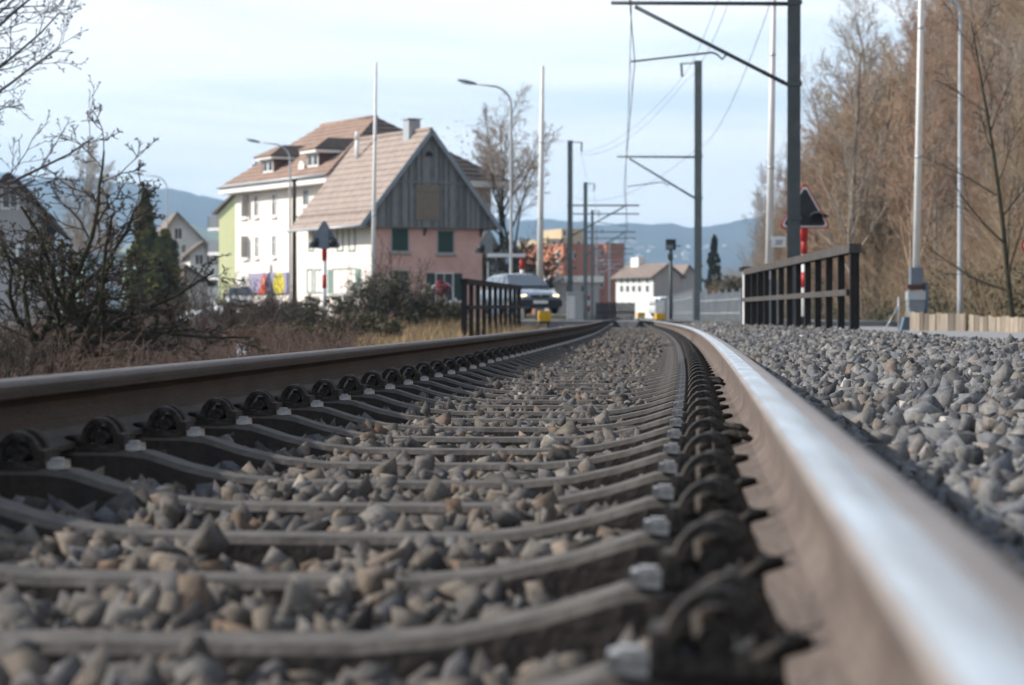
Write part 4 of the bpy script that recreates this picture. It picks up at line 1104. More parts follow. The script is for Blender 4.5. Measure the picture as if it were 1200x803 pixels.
signal_back(380, d, 258.5, 291, 35, 'dark grey triangular signal back on red and white post before the pink house', None, ((atz(306, d), atz(292, d)), (atz(338, d), atz(322, d))), 'signback')
d = 94
signal_back(573, d, 269, 297, 31, 'pale grey triangular signal back at the right corner of the pink house', None, (), 'signgrey')
# white bar with red post
d = 92; t = thing('height_bar', 'white horizontal bar on red and white post behind the dark car', 'barrier', (atx(612, d), d, 0))
mb = MB(); mb.box(-(612-571)/F*d, .12, -.06, .06, atz(301.5, d), atz(297.2, d)); mb.build('bar', M['whitepaint'], t)
striped_post(t, -.3, atz(302, d), .085, ((atz(316, d), atz(302, d)), (atz(345, d), atz(331, d))))
# dark block signal by the far track
d = 108; t = thing('block_signal', 'dark square headed railway signal on thin post beside the track', 'railway signal', (atx(786, d), d, 0))
mb = MB(); mb.box(-.23, .23, -.05, .05, atz(293, d), atz(280.5, d)); hd = mb.build('signal_head', M['blackpaint'], t)
mb = MB(); mb.box(-.19, .10, -.22, -.05, atz(292, d), atz(287, d)); mb.build('lamp_case', M['boxgrey'], hd)
mb = MB(); mb.tube([(0, .0, -.3), (0, 0, atz(293, d))], .075, 10); mb.build('post', M['mast'], t)
mb = MB(); mb.cbox((-.02, -.08, atz(301, d)), (.24, .2, .28)); mb.cbox((.3, 0, atz(288.5, d)), (.3, .05, .05)); mb.build('relay_box', M['mast'], t)

# yellow track boxes
def ybox(px, py_b, d, w_, h_, label):
    X = atx(px, d); zb = atz(py_b, d); t = thing('track_box', label, 'signal box', (X, d, zb), .15, 'yellow boxes beside the track')
    mb = MB(); c = .04
    mb.loft([[Vector((x*w_/2*k, y*w_/2*k, z)) for x, y in ((-1,-1),(1,-1),(1,1),(-1,1))] for k, z in ((.98, .0), (1, .02), (1, h_*.86), (.92, h_))], smooth=False); mb.build('case', M['yellow'], t)
    mb = MB()
    for x in (-.3, .3): mb.bar((x*w_, 0, -.3), (x*w_, 0, .02), .04)
    mb.cbox((0, 0, -.03), (w_*.9, w_*.7, .05)); mb.build('stand', M['blackpaint'], t)
ybox(638, 376.5, 64, .31, .28, 'yellow metal track box on short legs left of the rails near the car')
ybox(773.5, 374.5, 84, .33, .22, 'yellow track box at the foot of the dark block signal')
ybox(751, 371.5, 118, .36, .22, 'low yellow track box far off between track and fence')

# railings of the little bridge
def railing(p0, p1, hts, n, label, mpost, mcap, mid=.52):
    p0, p1 = Vector(p0), Vector(p1); o = Vector((p0.x, p0.y, 0)); t = thing('bridge_railing', label, 'railing', o)
    h0, h1 = hts; dirv = (p1-p0).normalized(); dirv.z = 0
    for i in range(n):
        q = i/(n-1); p = p0.lerp(p1, q); h = h0+(h1-h0)*q; mb = MB()
        w_ = .13 if i in (0, n-1) else .10
        mb.bar(p-o+Vector((0, 0, -.35)), p-o+Vector((0, 0, h)), w_, w_*.85, up=(dirv.y, -dirv.x, 0))
        mb.build('post', M[mpost], t)
    mb = MB(); mb.bar(p0-o+Vector((0, 0, h0+.02))-dirv*.1, p1-o+Vector((0, 0, h1+.02))+dirv*.1, .15, .11)
    mb.build('top_rail', M[mcap], t)
    mb = MB(); sd_ = Vector((dirv.y, -dirv.x, 0))*(-.075 if p0.x > 1 else .075)
    mb.bar(p0-o+Vector((0, 0, h0*mid))+sd_, p1-o+Vector((0, 0, h1*mid))+sd_, .05, .075); mb.build('middle_rail', M[mcap], t)
    return t
d0, d1 = 29, 45
railing((atx(1001, d0), d0, -.10), (atx(876, d1), d1, -.07), (atz(293, d0)+.10, atz(320, d1)+.07), 13, 'long dark timber railing at the right of the track, beneath the triangular sign', 'rail_wood', 'rail_cap', .50)
d0, d1 = 48, 64
railing((atx(544, d0), d0, -.20), (atx(608, d1), d1, -.10), (atz(331, d0)+.20, atz(338, d1)+.10), 11, 'short dark railing on the left, in front of the dark car', 'rail_wood', 'rail_wood', .50)
d = 46; t = thing('bridge_pier', 'white painted pier with dark cap at the far end of the long railing', 'pier', (atx(871, d), d, 0))
mb = MB(); mb.box(.0, .11, -.1, .12, -.4, atz(318, d)); mb.build('shaft', M['whitepaint'], t)
mb = MB(); mb.box(-.05, .44, -.3, .35, atz(318, d)+.003, atz(313, d)); mb.build('cap', M['rail_wood'], t)
mb = MB(); mb.box(.141, .42, -.1, .25, -.4, atz(318, d)); mb.build('dark_board', M['rail_wood'], t)

# plank fence on the right
def plankfence(px0, px1, d0, d1, py_t0, py_t1, label, seed):
    r = random.Random(seed); p0 = Vector((atx(px0, d0), d0, 0)); p1 = Vector((atx(px1, d1), d1, 0)); L = (p1-p0).length; u = (p1-p0).normalized(); n_ = Vector((u.y, -u.x, 0))
    t = thing('plank_fence', label, 'wooden fence', p0, math.atan2(u.y, u.x)); mb = MB(); x = 0
    while x < L:
        w_ = r.uniform(.09, .15); q = x/L; zt = atz(py_t0+(py_t1-py_t0)*q, d0+(d1-d0)*q) + r.uniform(-.02, .02)
        o_ = r.uniform(-.012, .012)
        mb.prism([(x, o_, -.55), (x+w_-.008, o_, -.55), (x+w_-.008, o_+.0, zt+r.uniform(-.015, .015)), (x, o_, zt)], (0, .022, 0), r.choice((0, 1, 1, 2))); x += w_
    mb.build('planks', [M['plank0'], M['plank1'], M['plank2']], t)
    mb = MB(); mb.box(0, L, .04, .09, -.05, .03); mb.build('back_rail', M['fencewood'], t)
    for x in (.05, L-.12): q = MB(); q.box(x, x+.09, .095, .17, -.6, .12); q.build('post', M['fencewood'], t)
plankfence(1066, 1130, 48, 47.2, 366, 369.5, 'weathered plank fence panel beside the grey mechanism box', 1)
plankfence(1136, 1235, 47, 45, 369.5, 375, 'longer weathered plank fence running out of the picture past the lamp pole', 2)
# wire fence post with strut
d = 49; t = thing('wire_fence_post', 'thin galvanised fence post with slanting strut left of the plank fence', 'fence post', (atx(1053, d), d, 0))
mb = MB(); mb.tube([(0, 0, -.5), (0, 0, atz(348, d))], .018, 8); mb.build('post', M['galv'], t)
mb = MB(); mb.tube([(-(1053-1032)/F*d, 0, -.3), (0, 0, atz(358, d))], .012, 8); mb.build('strut', M['galv'], t)
# palisade fences beyond the crossing
def palisade(pts, h_, step, label, m='galv'):
    o = Vector(pts[0]); t = thing('palisade_fence', label, 'metal fence', o); n = 0
    bars = MB(); rails = MB()
    for a, b in zip(pts[:-1], pts[1:]):
        a, b = Vector(a)-o, Vector(b)-o; L = (b-a).length; k = int(L/step)
        for i in range(k):
            p = a.lerp(b, i/k); bars.bar(p+Vector((0, 0, -.2)), p+Vector((0, 0, h_+.03*math.sin(i*7.7))), .05, .03)
        for z in (.25, h_-.25): rails.bar(a+Vector((0, .03, z)), b+Vector((0, .03, z)), .04, .05)
        for i in range(0, k, 12):
            p = a.lerp(b, i/k); q = MB(); q.bar(p+Vector((0, .05, -.3)), p+Vector((0, .05, h_+.12)), .07); q.build('post', M[m], t)
    bars.build('pales', M[m], t); rails.build('fence_rail', M[m], t)
palisade([(atx(868, 84), 84, .0), (atx(815, 100), 100, .0)], 1.0, .19, 'light metal palisade fence behind the second mast, right of the track')
palisade([(atx(812, 101), 101, .05), (atx(786, 135), 135, .05), (atx(768, 190), 190, .05)], 1.15, .28, 'grey palisade fence receding along the track behind the dark block signal')
t = thing('trackside_fence', 'dark board fence across the far end of the track', 'fence', (atx(698, 210), 210, 0)); mb = MB()
for i in range(28): mb.box(i*.125, i*.125+.11, 0, .05, -.2, 1.35+.03*math.sin(i*5))
mb.build('boards', M['rail_wood'], t); mb = MB(); mb.box(0, 3.5, .055, .12, .4, .55); mb.build('fence_rail', M['rail_wood'], t)
# red-white marker
d = 150; t = thing('marker_post', 'slim red and white marker post by the second left mast', 'marker post', (atx(690, d), d, 0))
striped_post(t, -.3, atz(345, d), .07, ((atz(352, d), atz(346, d)), (atz(365, d), atz(358, d))))
# relay cabinet
d = 125; t = thing('relay_cabinet', 'pale grey cabinet between the two nearest left masts', 'cabinet', (atx(674, d), d, 0)); mb = MB(); mb.box(-.42, .42, 0, .6, -.3, atz(344, d)); mb.build('case', M['greyplaster'], t)
mb = MB(); mb.box(-.47, .47, -.05, .65, atz(344, d)+.003, atz(342, d)); mb.build('cabinet_roof', M['sheet'], t); mb = MB(); mb.box(-.36, -.01, -.02, -.003, 0, atz(347, d)); mb.build('door', M['whiteplaster'], t)

# round sign at the right edge
d = 62; t = thing('round_sign', 'edge of a red ringed round sign at the right border of the wood', 'road sign', (atx(1205, d), d, atz(288, d)))
mb = MB(); mb.disc((0, 0, 0), .19, 'y', .03, 28); mb.build('ring', M['redpaint'], t); mb = MB(); mb.disc((0, -.02, 0), .13, 'y', .015, 28); mb.build('face', M['whitepaint'], t)
mb = MB(); mb.tube([(0, .05, -2.9), (0, .05, .3)], .03, 8); mb.build('post', M['galv'], t)
# white tent, tarp heap, table-like bits
d = 62; t = thing('white_tent', 'small white ridge tent among the bare canes', 'tent', (atx(237, d), d, gz(atx(237, d), d)), R(25))
zt = atz(364, d) - gz(atx(237, d), d)
mb = MB(); mb.prism([(-.72, 0, -.1), (.72, 0, -.1), (.58, 0, zt*.45), (0, 0, zt), (-.58, 0, zt*.45)], (0, 1.3, 0)); mb.build('canvas', M['tarp'], t)
mb = MB(); mb.bar((0, -.05, zt), (0, 1.35, zt+.01), .04); mb.build('ridge_pole', M['galv'], t)
d = 46; t = thing('tarpaulin_heap', 'crumpled pale tarpaulin heap low among the red canes', 'tarpaulin', (atx(292, d), d, gz(atx(292, d), d)-.05))
mb = MB(); rr_ = random.Random(4)
rings = []
for i in range(7):
    q = i/6; rings.append([Vector(((.42*(1-q**1.6)+.02)*math.cos(2*math.pi*k/16)*(1+.12*math.sin(k*3+i)), .5*(1-q**1.6)*math.sin(2*math.pi*k/16), .42*q + .04*math.sin(k*2.3+i*2))) for k in range(16)])
mb.loft(rings, smooth=False); mb.build('sheet', M['tarp'], t)
# garden things before the pink house: hoop arch, red jacket on a post, low fence
d = 92; t = thing('garden_hoop', 'thin white hoop arch in front of the garden door', 'garden arch', (atx(518, d), d, 0))
mb = MB(); rz_ = (532-505)/2/F*d; zc = atz(345, d)
mb.tube([(-rz_, 0, -.2)] + [(rz_*-math.cos(math.pi*i/16), 0, zc+rz_*1.05*math.sin(math.pi*i/16)) for i in range(17)] + [(rz_, 0, -.2)], .022, 6); mb.build('hoop', M['galv'], t)
for x in (-.1, .12, .3): q = MB(); q.tube([(x, .05, -.2), (x, .05, zc-.3)], .015, 6); q.build('rod', M['galv'], t)
d = 78; t = thing('wooden_stake', 'dark leaning stake in the dry grass below the garden door', 'stake', (atx(516.5, d), d, 0)); mb = MB(); mb.tube([(.06, 0, -.3), (-.02, 0, atz(347, d))], [.075, .07], 8); mb.build('shaft', M['bark_dark'], t)
d = 90; t = thing('red_jacket', 'dark red jacket hanging over the hoop before the garden door', 'jacket', (atx(516, d), d, 0)); mb = MB()
zz = atz(337, d)
mb.loft([[Vector((w_*math.cos(2*math.pi*k/10)+o_, .12*math.sin(2*math.pi*k/10), zz+q)) for k in range(10)] for w_, o_, q in ((.10, 0, .26), (.20, 0, .18), (.22, .05, 0), (.18, .02, -.2), (.13, -.02, -.36))]); mb.build('body', M['jacket'], t)
mb = MB(); mb.tube([(.1, -.05, zz+.12), (.3, -.08, zz+.02), (.42, -.05, zz-.05)], [.08, .07, .05], 8); mb.build('sleeve', M['jacket'], t)
palisade([(atx(523, 95), 95, 0), (atx(541, 97), 97, 0)], .75, .10, 'low white garden fence by the garden door', 'whitepaint')
# violet banner / bus shelter
d = 158; t = thing('violet_banner', 'violet printed banner on a white plinth below the conifer', 'banner', (atx(171, d), d, 0)); wd = (212-171)/F*d
mb = MB(); mb.box(0, wd, 0, .08, atz(353, d), atz(338, d)); mb.build('cloth', M['bluebanner'], t); mb = MB(); mb.box(-.05, wd+.05, -.1, .2, atz(359, d), atz(353.2, d)); mb.build('plinth', M['trim'], t)
for x in (.02, wd/2, wd-.06): q = MB(); q.bar((x, .12, -.4), (x, .12, atz(338, d)), .06); q.build('post', M['galv'], t)

# ------------------------------------------------------------------ vehicles
def car(px, d, rz, paint, label, name='parked_car', cat='car', van=False, lights=False, zb=None, plate=True):
    X = atx(px, d); z0 = gz(X, d) if zb is None else zb
    t = thing(name, label, cat, (X, d, z0), rz)      # local -y is the front
    L = 4.45; HW = .86
    # stations from the nose (y=-L/2) to the tail: y, half width, sill z, shoulder z (bonnet / belt line)
    if van: ST_ = [(-2.3, .70, .35, .70), (-2.2, .84, .25, .88), (-1.9, .88, .22, 1.02), (-1.35, .90, .22, 1.12), (-.9, .91, .22, 1.15), (1.9, .91, .22, 1.15), (2.25, .89, .26, 1.12), (2.32, .84, .35, 1.05)]
    else: ST_ = [(-2.22, .62, .34, .56), (-2.16, .76, .24, .66), (-1.98, .83, .20, .735), (-1.6, .86, .19, .82), (-1.1, .87, .19, .90), (-.85, .87, .19, .93), (.6, .87, .19, .95), (1.7, .865, .20, .96), (2.1, .84, .25, .95), (2.2, .78, .36, .88)]
    mb = MB(); rings = []
    for y, hw, zl, zs in ST_:
        rg = []
        for x, z in ((.90, 0), (1.0, .16), (1.01, .5), (.985, .8), (.90, .96), (.55, 1.02), (0, 1.04)): rg.append(Vector((x*hw, y, zl+(zs-zl)*z)))
        rg = [Vector((-p.x, p.y, p.z)) for p in rg[:-1]] + [rg[-1]] + rg[:-1][::-1]
        rings.append(rg)
    mb.loft(rings, closed=True); body = mb.build('body', M[paint], t)
    # greenhouse
    if van: GS = [(-1.45, .80, 1.10), (-.95, .83, 1.62), (-.55, .82, 1.86), (0, .82, 1.92), (1.9, .80, 1.90), (2.18, .80, 1.82), (2.28, .82, 1.10)]
    else: GS = [(-1.02, .77, .93), (-.55, .70, 1.20), (-.10, .63, 1.405), (.3, .62, 1.44), (1.2, .62, 1.43), (1.75, .61, 1.38), (1.98, .66, 1.15), (2.14, .74, .95)]
    belt = 1.12 if van else .93
    mb = MB(); rings = []
    for y, hwt, zt in GS:
        hb = (.89 if van else .81)
        f_ = (zt-belt)/((1.9 if van else 1.44)-belt); f_ = max(f_, .0)
        rings.append([Vector((-hb, y, belt-.03)), Vector((-(hb+(hwt-hb)*.92), y, belt+(zt-belt)*.88)), Vector((-hwt*.88, y, zt)), Vector((0, y, zt+.03*f_)), Vector((hwt*.88, y, zt)), Vector((hb+(hwt-hb)*.92, y, belt+(zt-belt)*.88)), Vector((hb, y, belt-.03))])
    mb.loft(rings, m=0, smooth=True); cab = mb.build('cabin', M[paint], t)
    def pane(pts): q = MB(); nn = (Vector(pts[1])-Vector(pts[0])).cross(Vector(pts[2])-Vector(pts[0])).normalized(); c_ = sum((Vector(p) for p in pts), Vector())/len(pts)
    k = 1.9 if van else 1.44
    wsc = MB()
    if van: wsc.prism([(-.76, -1.42, 1.16), (.76, -1.42, 1.16), (.70, -.66, 1.78), (-.70, -.66, 1.78)], (0, -.035, .03))
    else: wsc.prism([(-.74, -1.00, .965), (.74, -1.00, .965), (.58, -.20, 1.375), (-.58, -.20, 1.375)], (0, -.03, .045))
    wsc.build('windscreen', M['carglass'], cab)
    for s_ in (-1, 1):
        spans = ((-.9, .3, 'cab'),) if van else ((-.62, .12, 'f'), (.18, .92, 'r'), (.98, 1.78, 'q'))
        for y0, y1, kind in spans:
            w2 = MB(); zt = 1.70 if van else 1.34; zb_ = 1.2 if van else .97; xb, xt = (.905, .845) if van else (.828, .655)
            ytop0 = y0+.42 if kind in ('f', 'cab') else y0; ytop1 = y1-.18 if kind == 'q' else y1
            w2.prism([(s_*xb, y0, zb_), (s_*xb, y1, zb_), (s_*xt, ytop1, zt), (s_*xt, ytop0, zt)], (s_*.012, 0, .004)); w2.build('side_window', M['carglass'], cab)
        if not van: q = MB(); q.tube([(s_*.56, -.05, 1.45), (s_*.57, .05, 1.50), (s_*.57, 1.5, 1.49), (s_*.56, 1.62, 1.43)], .018, 6); q.build('roof_rail', M['blackpaint'], cab)
        q = MB(); q.loft([[Vector((s_*(.86+x), -.72+yy, (1.25 if van else 1.0)+z)) for yy, z in ((-.05, -.07), (.06, -.07), (.06, .07), (-.05, .07))] for x in (0, .19)], smooth=False); q.build('wing_mirror', M['blackpaint'], t)
        for y in ((-1.42, 1.35) if not van else (-1.5, 1.5)):
            q = MB(); q.tube([(s_*.70, y, .31), (s_*.72, y, .31), (s_*.87, y, .31), (s_*.885, y, .31)], [.27, .31, .31, .27], 20); wh = q.build('wheel', M['tyre'], t)
            q = MB(); q.tube([(s_*.86, y, .31), (s_*.893, y, .31)], .19, 14); q.build('rim', M['rim'], wh)
        q = MB(); yf = -2.16 if not van else -2.26; zc = .63 if not van else .78
        q.loft([[Vector((s_*.60+.15*a*kx, yf+.10*abs(a)*0+dy, zc+.06*b*kx)) for a, b in ((-1, -.6), (-.4, -1), (.7, -.9), (1, .2), (.6, 1), (-.8, .8))] for kx, dy in ((1, .12), (1, .02), (.8, -.025))]); q.build('headlight', M['lamp_on' if lights else 'lamp_clear'], t)
    q = MB(); yf = -2.235 if not van else -2.32
    q.loft([[Vector((x, y, z)) for x, z in ((-.80, .24), (.80, .24), (.82, .42), (.78, .5), (-.78, .5), (-.82, .42))] for y in (-2.0, yf)], smooth=False); bp = q.build('bumper', M['blackpaint' if not van else 'boxgrey'], t)
    q = MB(); q.box(-.34, .34, yf-.012, yf+.1, .56, .66); gr = q.build('grille', M['blackpaint'], t)
    q = MB(); q.disc((0, yf-.02, .665), .05, 'y', .02, 16); q.build('badge', M['rim'], gr)
    if plate:
        q = MB(); q.box(-.27, .27, yf-.016, yf-.001, .36, .47); pl = q.build('number_plate', M['plate'], bp)
    return t
car(609, 86, R(19), 'carpaint', 'dark blue estate car with lit headlights approaching the level crossing', lights=True, zb=.22)
car(281, 144, R(8), 'carwhite', 'white car facing the camera at the left foot of the cream tenement', zb=.45)
car(231, 175, R(25), 'carwhite', 'small white car behind the white tent, mostly hidden by canes', zb=-.1)
car(258, 182, R(30), 'carwhite', 'pale car parked left of the white car at the cream tenement', zb=.05)
car(779, 235, R(15), 'carwhite', 'white van far down the line behind the palisade fence', 'parked_van', 'van', van=True, zb=.15)
# ------------------------------------------------------------------ plants
def grow(r, p, d, L, rad, lvl, spec, out, rmin=.004):
    S = spec[lvl]; seg = S['seg']; pts = [p.copy()]; dirs = [d.copy()]
    step = L/seg; q = p.copy(); v = d.copy()
    for i in range(seg):
        v = v + Vector((r.gauss(0, 1), r.gauss(0, 1), r.gauss(0, 1)))*S['wob'] + Vector((0, 0, S['up']))
        v.normalize(); q = q + v*step; pts.append(q.copy()); dirs.append(v.copy())
    tip = S.get('tip', .35)
    rads = [max(rad*(1-(1-tip)*i/seg), rmin) for i in range(seg+1)]
    out.append((lvl, pts, rads))
    if lvl+1 >= len(spec): return
    n = S['n'] if isinstance(S['n'], int) else r.randint(*S['n'])
    az = r.uniform(0, 6.28); st = S.get('start', .3)
    for k in range(n):
        t = st + (1-st)*((k+r.uniform(.1, .9))/n); f = t*seg; i = min(int(f), seg-1); fr_ = f-i
        b = pts[i].lerp(pts[i+1], fr_); dv = dirs[i+1]
        az += 2.4 + r.uniform(-.5, .5)
        u = dv.orthogonal().normalized(); w_ = dv.cross(u)
        an = r.uniform(*S['ang'])
        cd = dv*math.cos(an) + (u*math.cos(az)+w_*math.sin(az))*math.sin(an)
        cl = L*r.uniform(*S['len'])*(1-S.get('taper', .5)*(t-st)/(1-st+1e-6))
        cr = rads[i]*S.get('rr', .5)*r.uniform(.8, 1.1)
        grow(r, b, cd, cl, cr, lvl+1, spec, out, rmin)
def limbs_arrays(limbs, sides):
    groups = {}
    for l, pts, rads in limbs: groups.setdefault(len(pts), []).append((pts, rads))
    Vs, Fs, base = [], [], 0
    for n, g in groups.items():
        P = np.array([[tuple(p) for p in pts] for pts, _ in g]); Rr = np.array([rd for _, rd in g]); m = len(g)
        T = np.empty_like(P); T[:, 1:-1] = P[:, 2:]-P[:, :-2]; T[:, 0] = P[:, 1]-P[:, 0]; T[:, -1] = P[:, -1]-P[:, -2]
        T /= np.linalg.norm(T, axis=2, keepdims=True)+1e-9
        mean = P[:, -1]-P[:, 0]; ref = np.where(np.abs(mean[:, 2:3]) > .8*np.linalg.norm(mean, axis=1, keepdims=True), np.array([[1., 0, 0]]), np.array([[0, 0, 1.]]))
        U = np.cross(T, ref[:, None, :]); U /= np.linalg.norm(U, axis=2, keepdims=True)+1e-9; W_ = np.cross(T, U)
        a = 2*np.pi*np.arange(sides)/sides
        ring = P[:, :, None] + Rr[:, :, None, None]*(U[:, :, None]*np.cos(a)[None, None, :, None] + W_[:, :, None]*np.sin(a)[None, None, :, None])
        Vs.append(ring.reshape(-1, 3))
        idx = base + (np.arange(m)[:, None, None]*n + np.arange(n-1)[None, :, None])*sides
        k = np.arange(sides)[None, None, :]; k2 = (k+1) % sides
        Fs.append(np.stack([idx+k, idx+k2, idx+sides+k2, idx+sides+k], -1).reshape(-1, 4)); base += m*n*sides
    return np.concatenate(Vs), Fs
def tree_obj(root, limbs, split, trunk_m, crown_m, trunk_name='trunk', crown_name='crown', s0=7, s1=3):
    a = [l for l in limbs if l[0] <= split]; b = [l for l in limbs if l[0] > split]
    if a: V, Fc = limbs_arrays(a, s0); mesh_arrays(trunk_name, V, Fc, M[trunk_m], root, smooth=True)
    if b: V, Fc = limbs_arrays(b, s1); mesh_arrays(crown_name, V, Fc, M[crown_m], root)
def leaf_arrays(r, centers, rad, per, size, squash=.8):
    centers = np.asarray(centers, float); rad = np.broadcast_to(np.asarray(rad, float), (len(centers),))
    n = len(centers)*per
    c = np.repeat(centers, per, 0); rr_ = np.repeat(rad, per)
    d = r.normal(size=(n, 3)); d /= np.linalg.norm(d, axis=1)[:, None]; d[:, 2] *= squash
    P = c + d*(rr_*r.uniform(.35, 1.05, n)**.7)[:, None]
    return quads_at(r, P, size)
def quads_at(r, P, size):
    n = len(P); Rm = rand_rot(n, r); s_ = size*r.uniform(.55, 1.3, n)
    base = np.array([[0, -1, 0], [.42, 0, .12], [0, 1, 0], [-.42, 0, .12]])
    V = np.einsum('nij,vj->nvi', Rm, base)*s_[:, None, None] + P[:, None]
    return V.reshape(-1, 3), [np.arange(n*4).reshape(-1, 4)]
R_ = random.Random(21); NR = np.random.default_rng(22)

# gnarled apple tree at the left
d = 30; X = atx(38, d); ap = thing('apple_tree', 'gnarled dark apple tree with mossy spurs at the left edge behind the rail', 'tree', (X, d, gz(X, d)-.1))
spec = [dict(seg=6, n=7, wob=.13, up=.0, ang=(.55, 1.15), len=(1.0, 1.6), start=.25, rr=.66, taper=.2, tip=.5),
        dict(seg=8, n=8, wob=.18, up=.03, ang=(.5, 1.1), len=(.32, .55), start=.2, rr=.55, taper=.35, tip=.35),
        dict(seg=6, n=5, wob=.24, up=.06, ang=(.5, 1.2), len=(.3, .55), start=.15, rr=.6, taper=.4, tip=.4),
        dict(seg=4, n=3, wob=.25, up=.05, ang=(.5, 1.1), len=(.3, .6), start=.2, rr=.6, tip=.5), dict(seg=2, n=0, wob=.2, up=.05)]
limbs = []
for dx, dy, L in ((.22, 0, 1.25), (-.25, .1, 1.15), (.55, .15, 1.1), (-.6, -.1, 1.1)):
    grow(R_, Vector((dx*.2, dy, 0)), Vector((dx, dy, 1)).normalized(), L, .075, 0, spec, limbs, .006)
# long arching leader to the upper right
grow(R_, Vector((.35, 0, 1.25)), Vector((.55, 0, 1.1)).normalized(), 1.75, .030, 1, spec, limbs, .006)
grow(R_, Vector((.6, 0, 1.0)), Vector((.98, 0, .25)).normalized(), 1.3, .034, 1, spec, limbs, .006)
tree_obj(ap, limbs, 1, 'bark_dark', 'twig_dark'); ap.scale = (1.32, 1.2, 1.04)
tips = np.array([tuple(p[-1]) for l, p, _ in limbs if l >= 3] + [tuple(p[len(p)//2]) for l, p, _ in limbs if l == 2])
sel = tips[NR.uniform(size=len(tips)) < .42]
V, Fc = leaf_arrays(NR, sel, .022, 3, .022); mesh_arrays('mossy_spurs', V, Fc, M['lichen'], ap)

# tree reaching in from the upper left
spec = [dict(seg=8, n=16, wob=.05, up=.02, ang=(.6, 1.05), len=(.42, .62), start=.25, rr=.45, taper=.4, tip=.3),
        dict(seg=9, n=12, wob=.07, up=.035, ang=(.45, .85), len=(.25, .42), start=.2, rr=.5, taper=.45, tip=.25),
        dict(seg=6, n=6, wob=.09, up=.03, ang=(.45, .9), len=(.25, .45), start=.2, rr=.6, tip=.35), dict(seg=4, n=2, wob=.12, up=.03, ang=(.4, .9), len=(.3, .5), rr=.7, start=.3, tip=.5), dict(seg=2, n=0, wob=.1, up=0)]
d = 26; X = atx(-205, d); ul = thing('bare_tree', 'bare fine twigged tree reaching into the sky at the upper left edge', 'tree', (X, d, gz(X, d)-.1))
limbs = []; grow(R_, Vector((0, 0, 0)), Vector((.06, 0, 1)), 5.6, .11, 0, spec, limbs, .0038)
for z, a in ((2.4, .45), (2.0, .25), (3.0, .7), (3.4, .5)): grow(R_, Vector((.15, 0, z)), Vector((1, R_.uniform(-.2, .2), a)).normalized(), 3.0, .034, 1, spec, limbs, .0038)
tree_obj(ul, limbs, 1, 'twig_blue', 'twig_blue')
buds = np.array([tuple(p[-1]) for l, p, _ in limbs if l >= 3]); buds = buds[NR.uniform(size=len(buds)) < .5]
V, Fc = leaf_arrays(NR, buds, .01, 2, .018); mesh_arrays('bud', V, Fc, M['twig_blue'], ul)

# slender bare trees behind the apple tree and behind the house
SPEC_T = [dict(seg=9, n=26, wob=.04, up=.05, ang=(.45, .8), len=(.26, .40), start=.22, rr=.42, taper=.55, tip=.15),
          dict(seg=7, n=10, wob=.10, up=.06, ang=(.4, .8), len=(.28, .45), start=.2, rr=.5, taper=.4, tip=.3),
          dict(seg=4, n=6, wob=.13, up=.04, ang=(.4, .9), len=(.35, .6), start=.15, rr=.6, tip=.5), dict(seg=2, n=0, wob=.15, up=.03)]
def lone(name, label, px, d, top_py, spec, tm, cm, zb=None, lean=0, rad=.13, seed=1, rmin=.010, split=1, group=None, dz=0):
    X = atx(px, d); z = (gz(X, d) if zb is None else zb)
    t = thing(name, label, 'tree', (X, d, z), 0, group); r = random.Random(seed); limbs = []
    Hh = atz(top_py, d) - z
    grow(r, Vector((0, 0, -.2)), Vector((lean, 0, 1)).normalized(), Hh*.95, rad, 0, spec, limbs, rmin)
    tree_obj(t, limbs, split, tm, cm); return t
lone('poplar_tree', 'tall pale bare poplar behind the apple tree, nearer the grey house', 86, 125, 172, SPEC_T, 'bark_pale', 'twig_grey', seed=3, rmin=.012, rad=.12)
lone('poplar_tree', 'shorter pale bare poplar behind the apple tree, nearer the conifer', 104, 128, 192, SPEC_T, 'bark_pale', 'twig_grey', seed=4, rmin=.012, rad=.1)
SPEC_W = [dict(seg=8, n=9, wob=.07, up=.03, ang=(.35, .75), len=(.5, .75), start=.28, rr=.6, taper=.4, tip=.3),
          dict(seg=8, n=10, wob=.12, up=.06, ang=(.4, .8), len=(.32, .5), start=.3, rr=.5, taper=.35, tip=.3),
          dict(seg=5, n=8, wob=.14, up=.04, ang=(.4, .9), len=(.3, .5), start=.2, rr=.55, tip=.4), dict(seg=3, n=4, wob=.16, up=.02, ang=(.4, 1), len=(.4, .7), rr=.7, start=.2), dict(seg=2, n=0, wob=.1, up=0)]
wt = lone('walnut_tree', 'spreading bare tree with last leaves behind the right end of the pink house', 592, 152, 158, SPEC_W, 'bark_dark', 'twig_grey', lean=-.16, seed=8, rmin=.012, rad=.2)
wt2 = lone('walnut_tree', 'slighter bare tree with leaning mossy trunk left of the white boom behind the car', 615, 146, 178, SPEC_W, 'bark_dark', 'twig_grey', lean=-.06, seed=12, rmin=.011, rad=.15)
c = np.stack([NR.normal(-1.6, 1.4, 260), NR.normal(0, 1.2, 260), NR.uniform(6, 12.3, 260)], -1); V, Fc = leaf_arrays(NR, c, .08, 2, .09); mesh_arrays('last_leaves', V, Fc, M['leaf_dry'], wt)
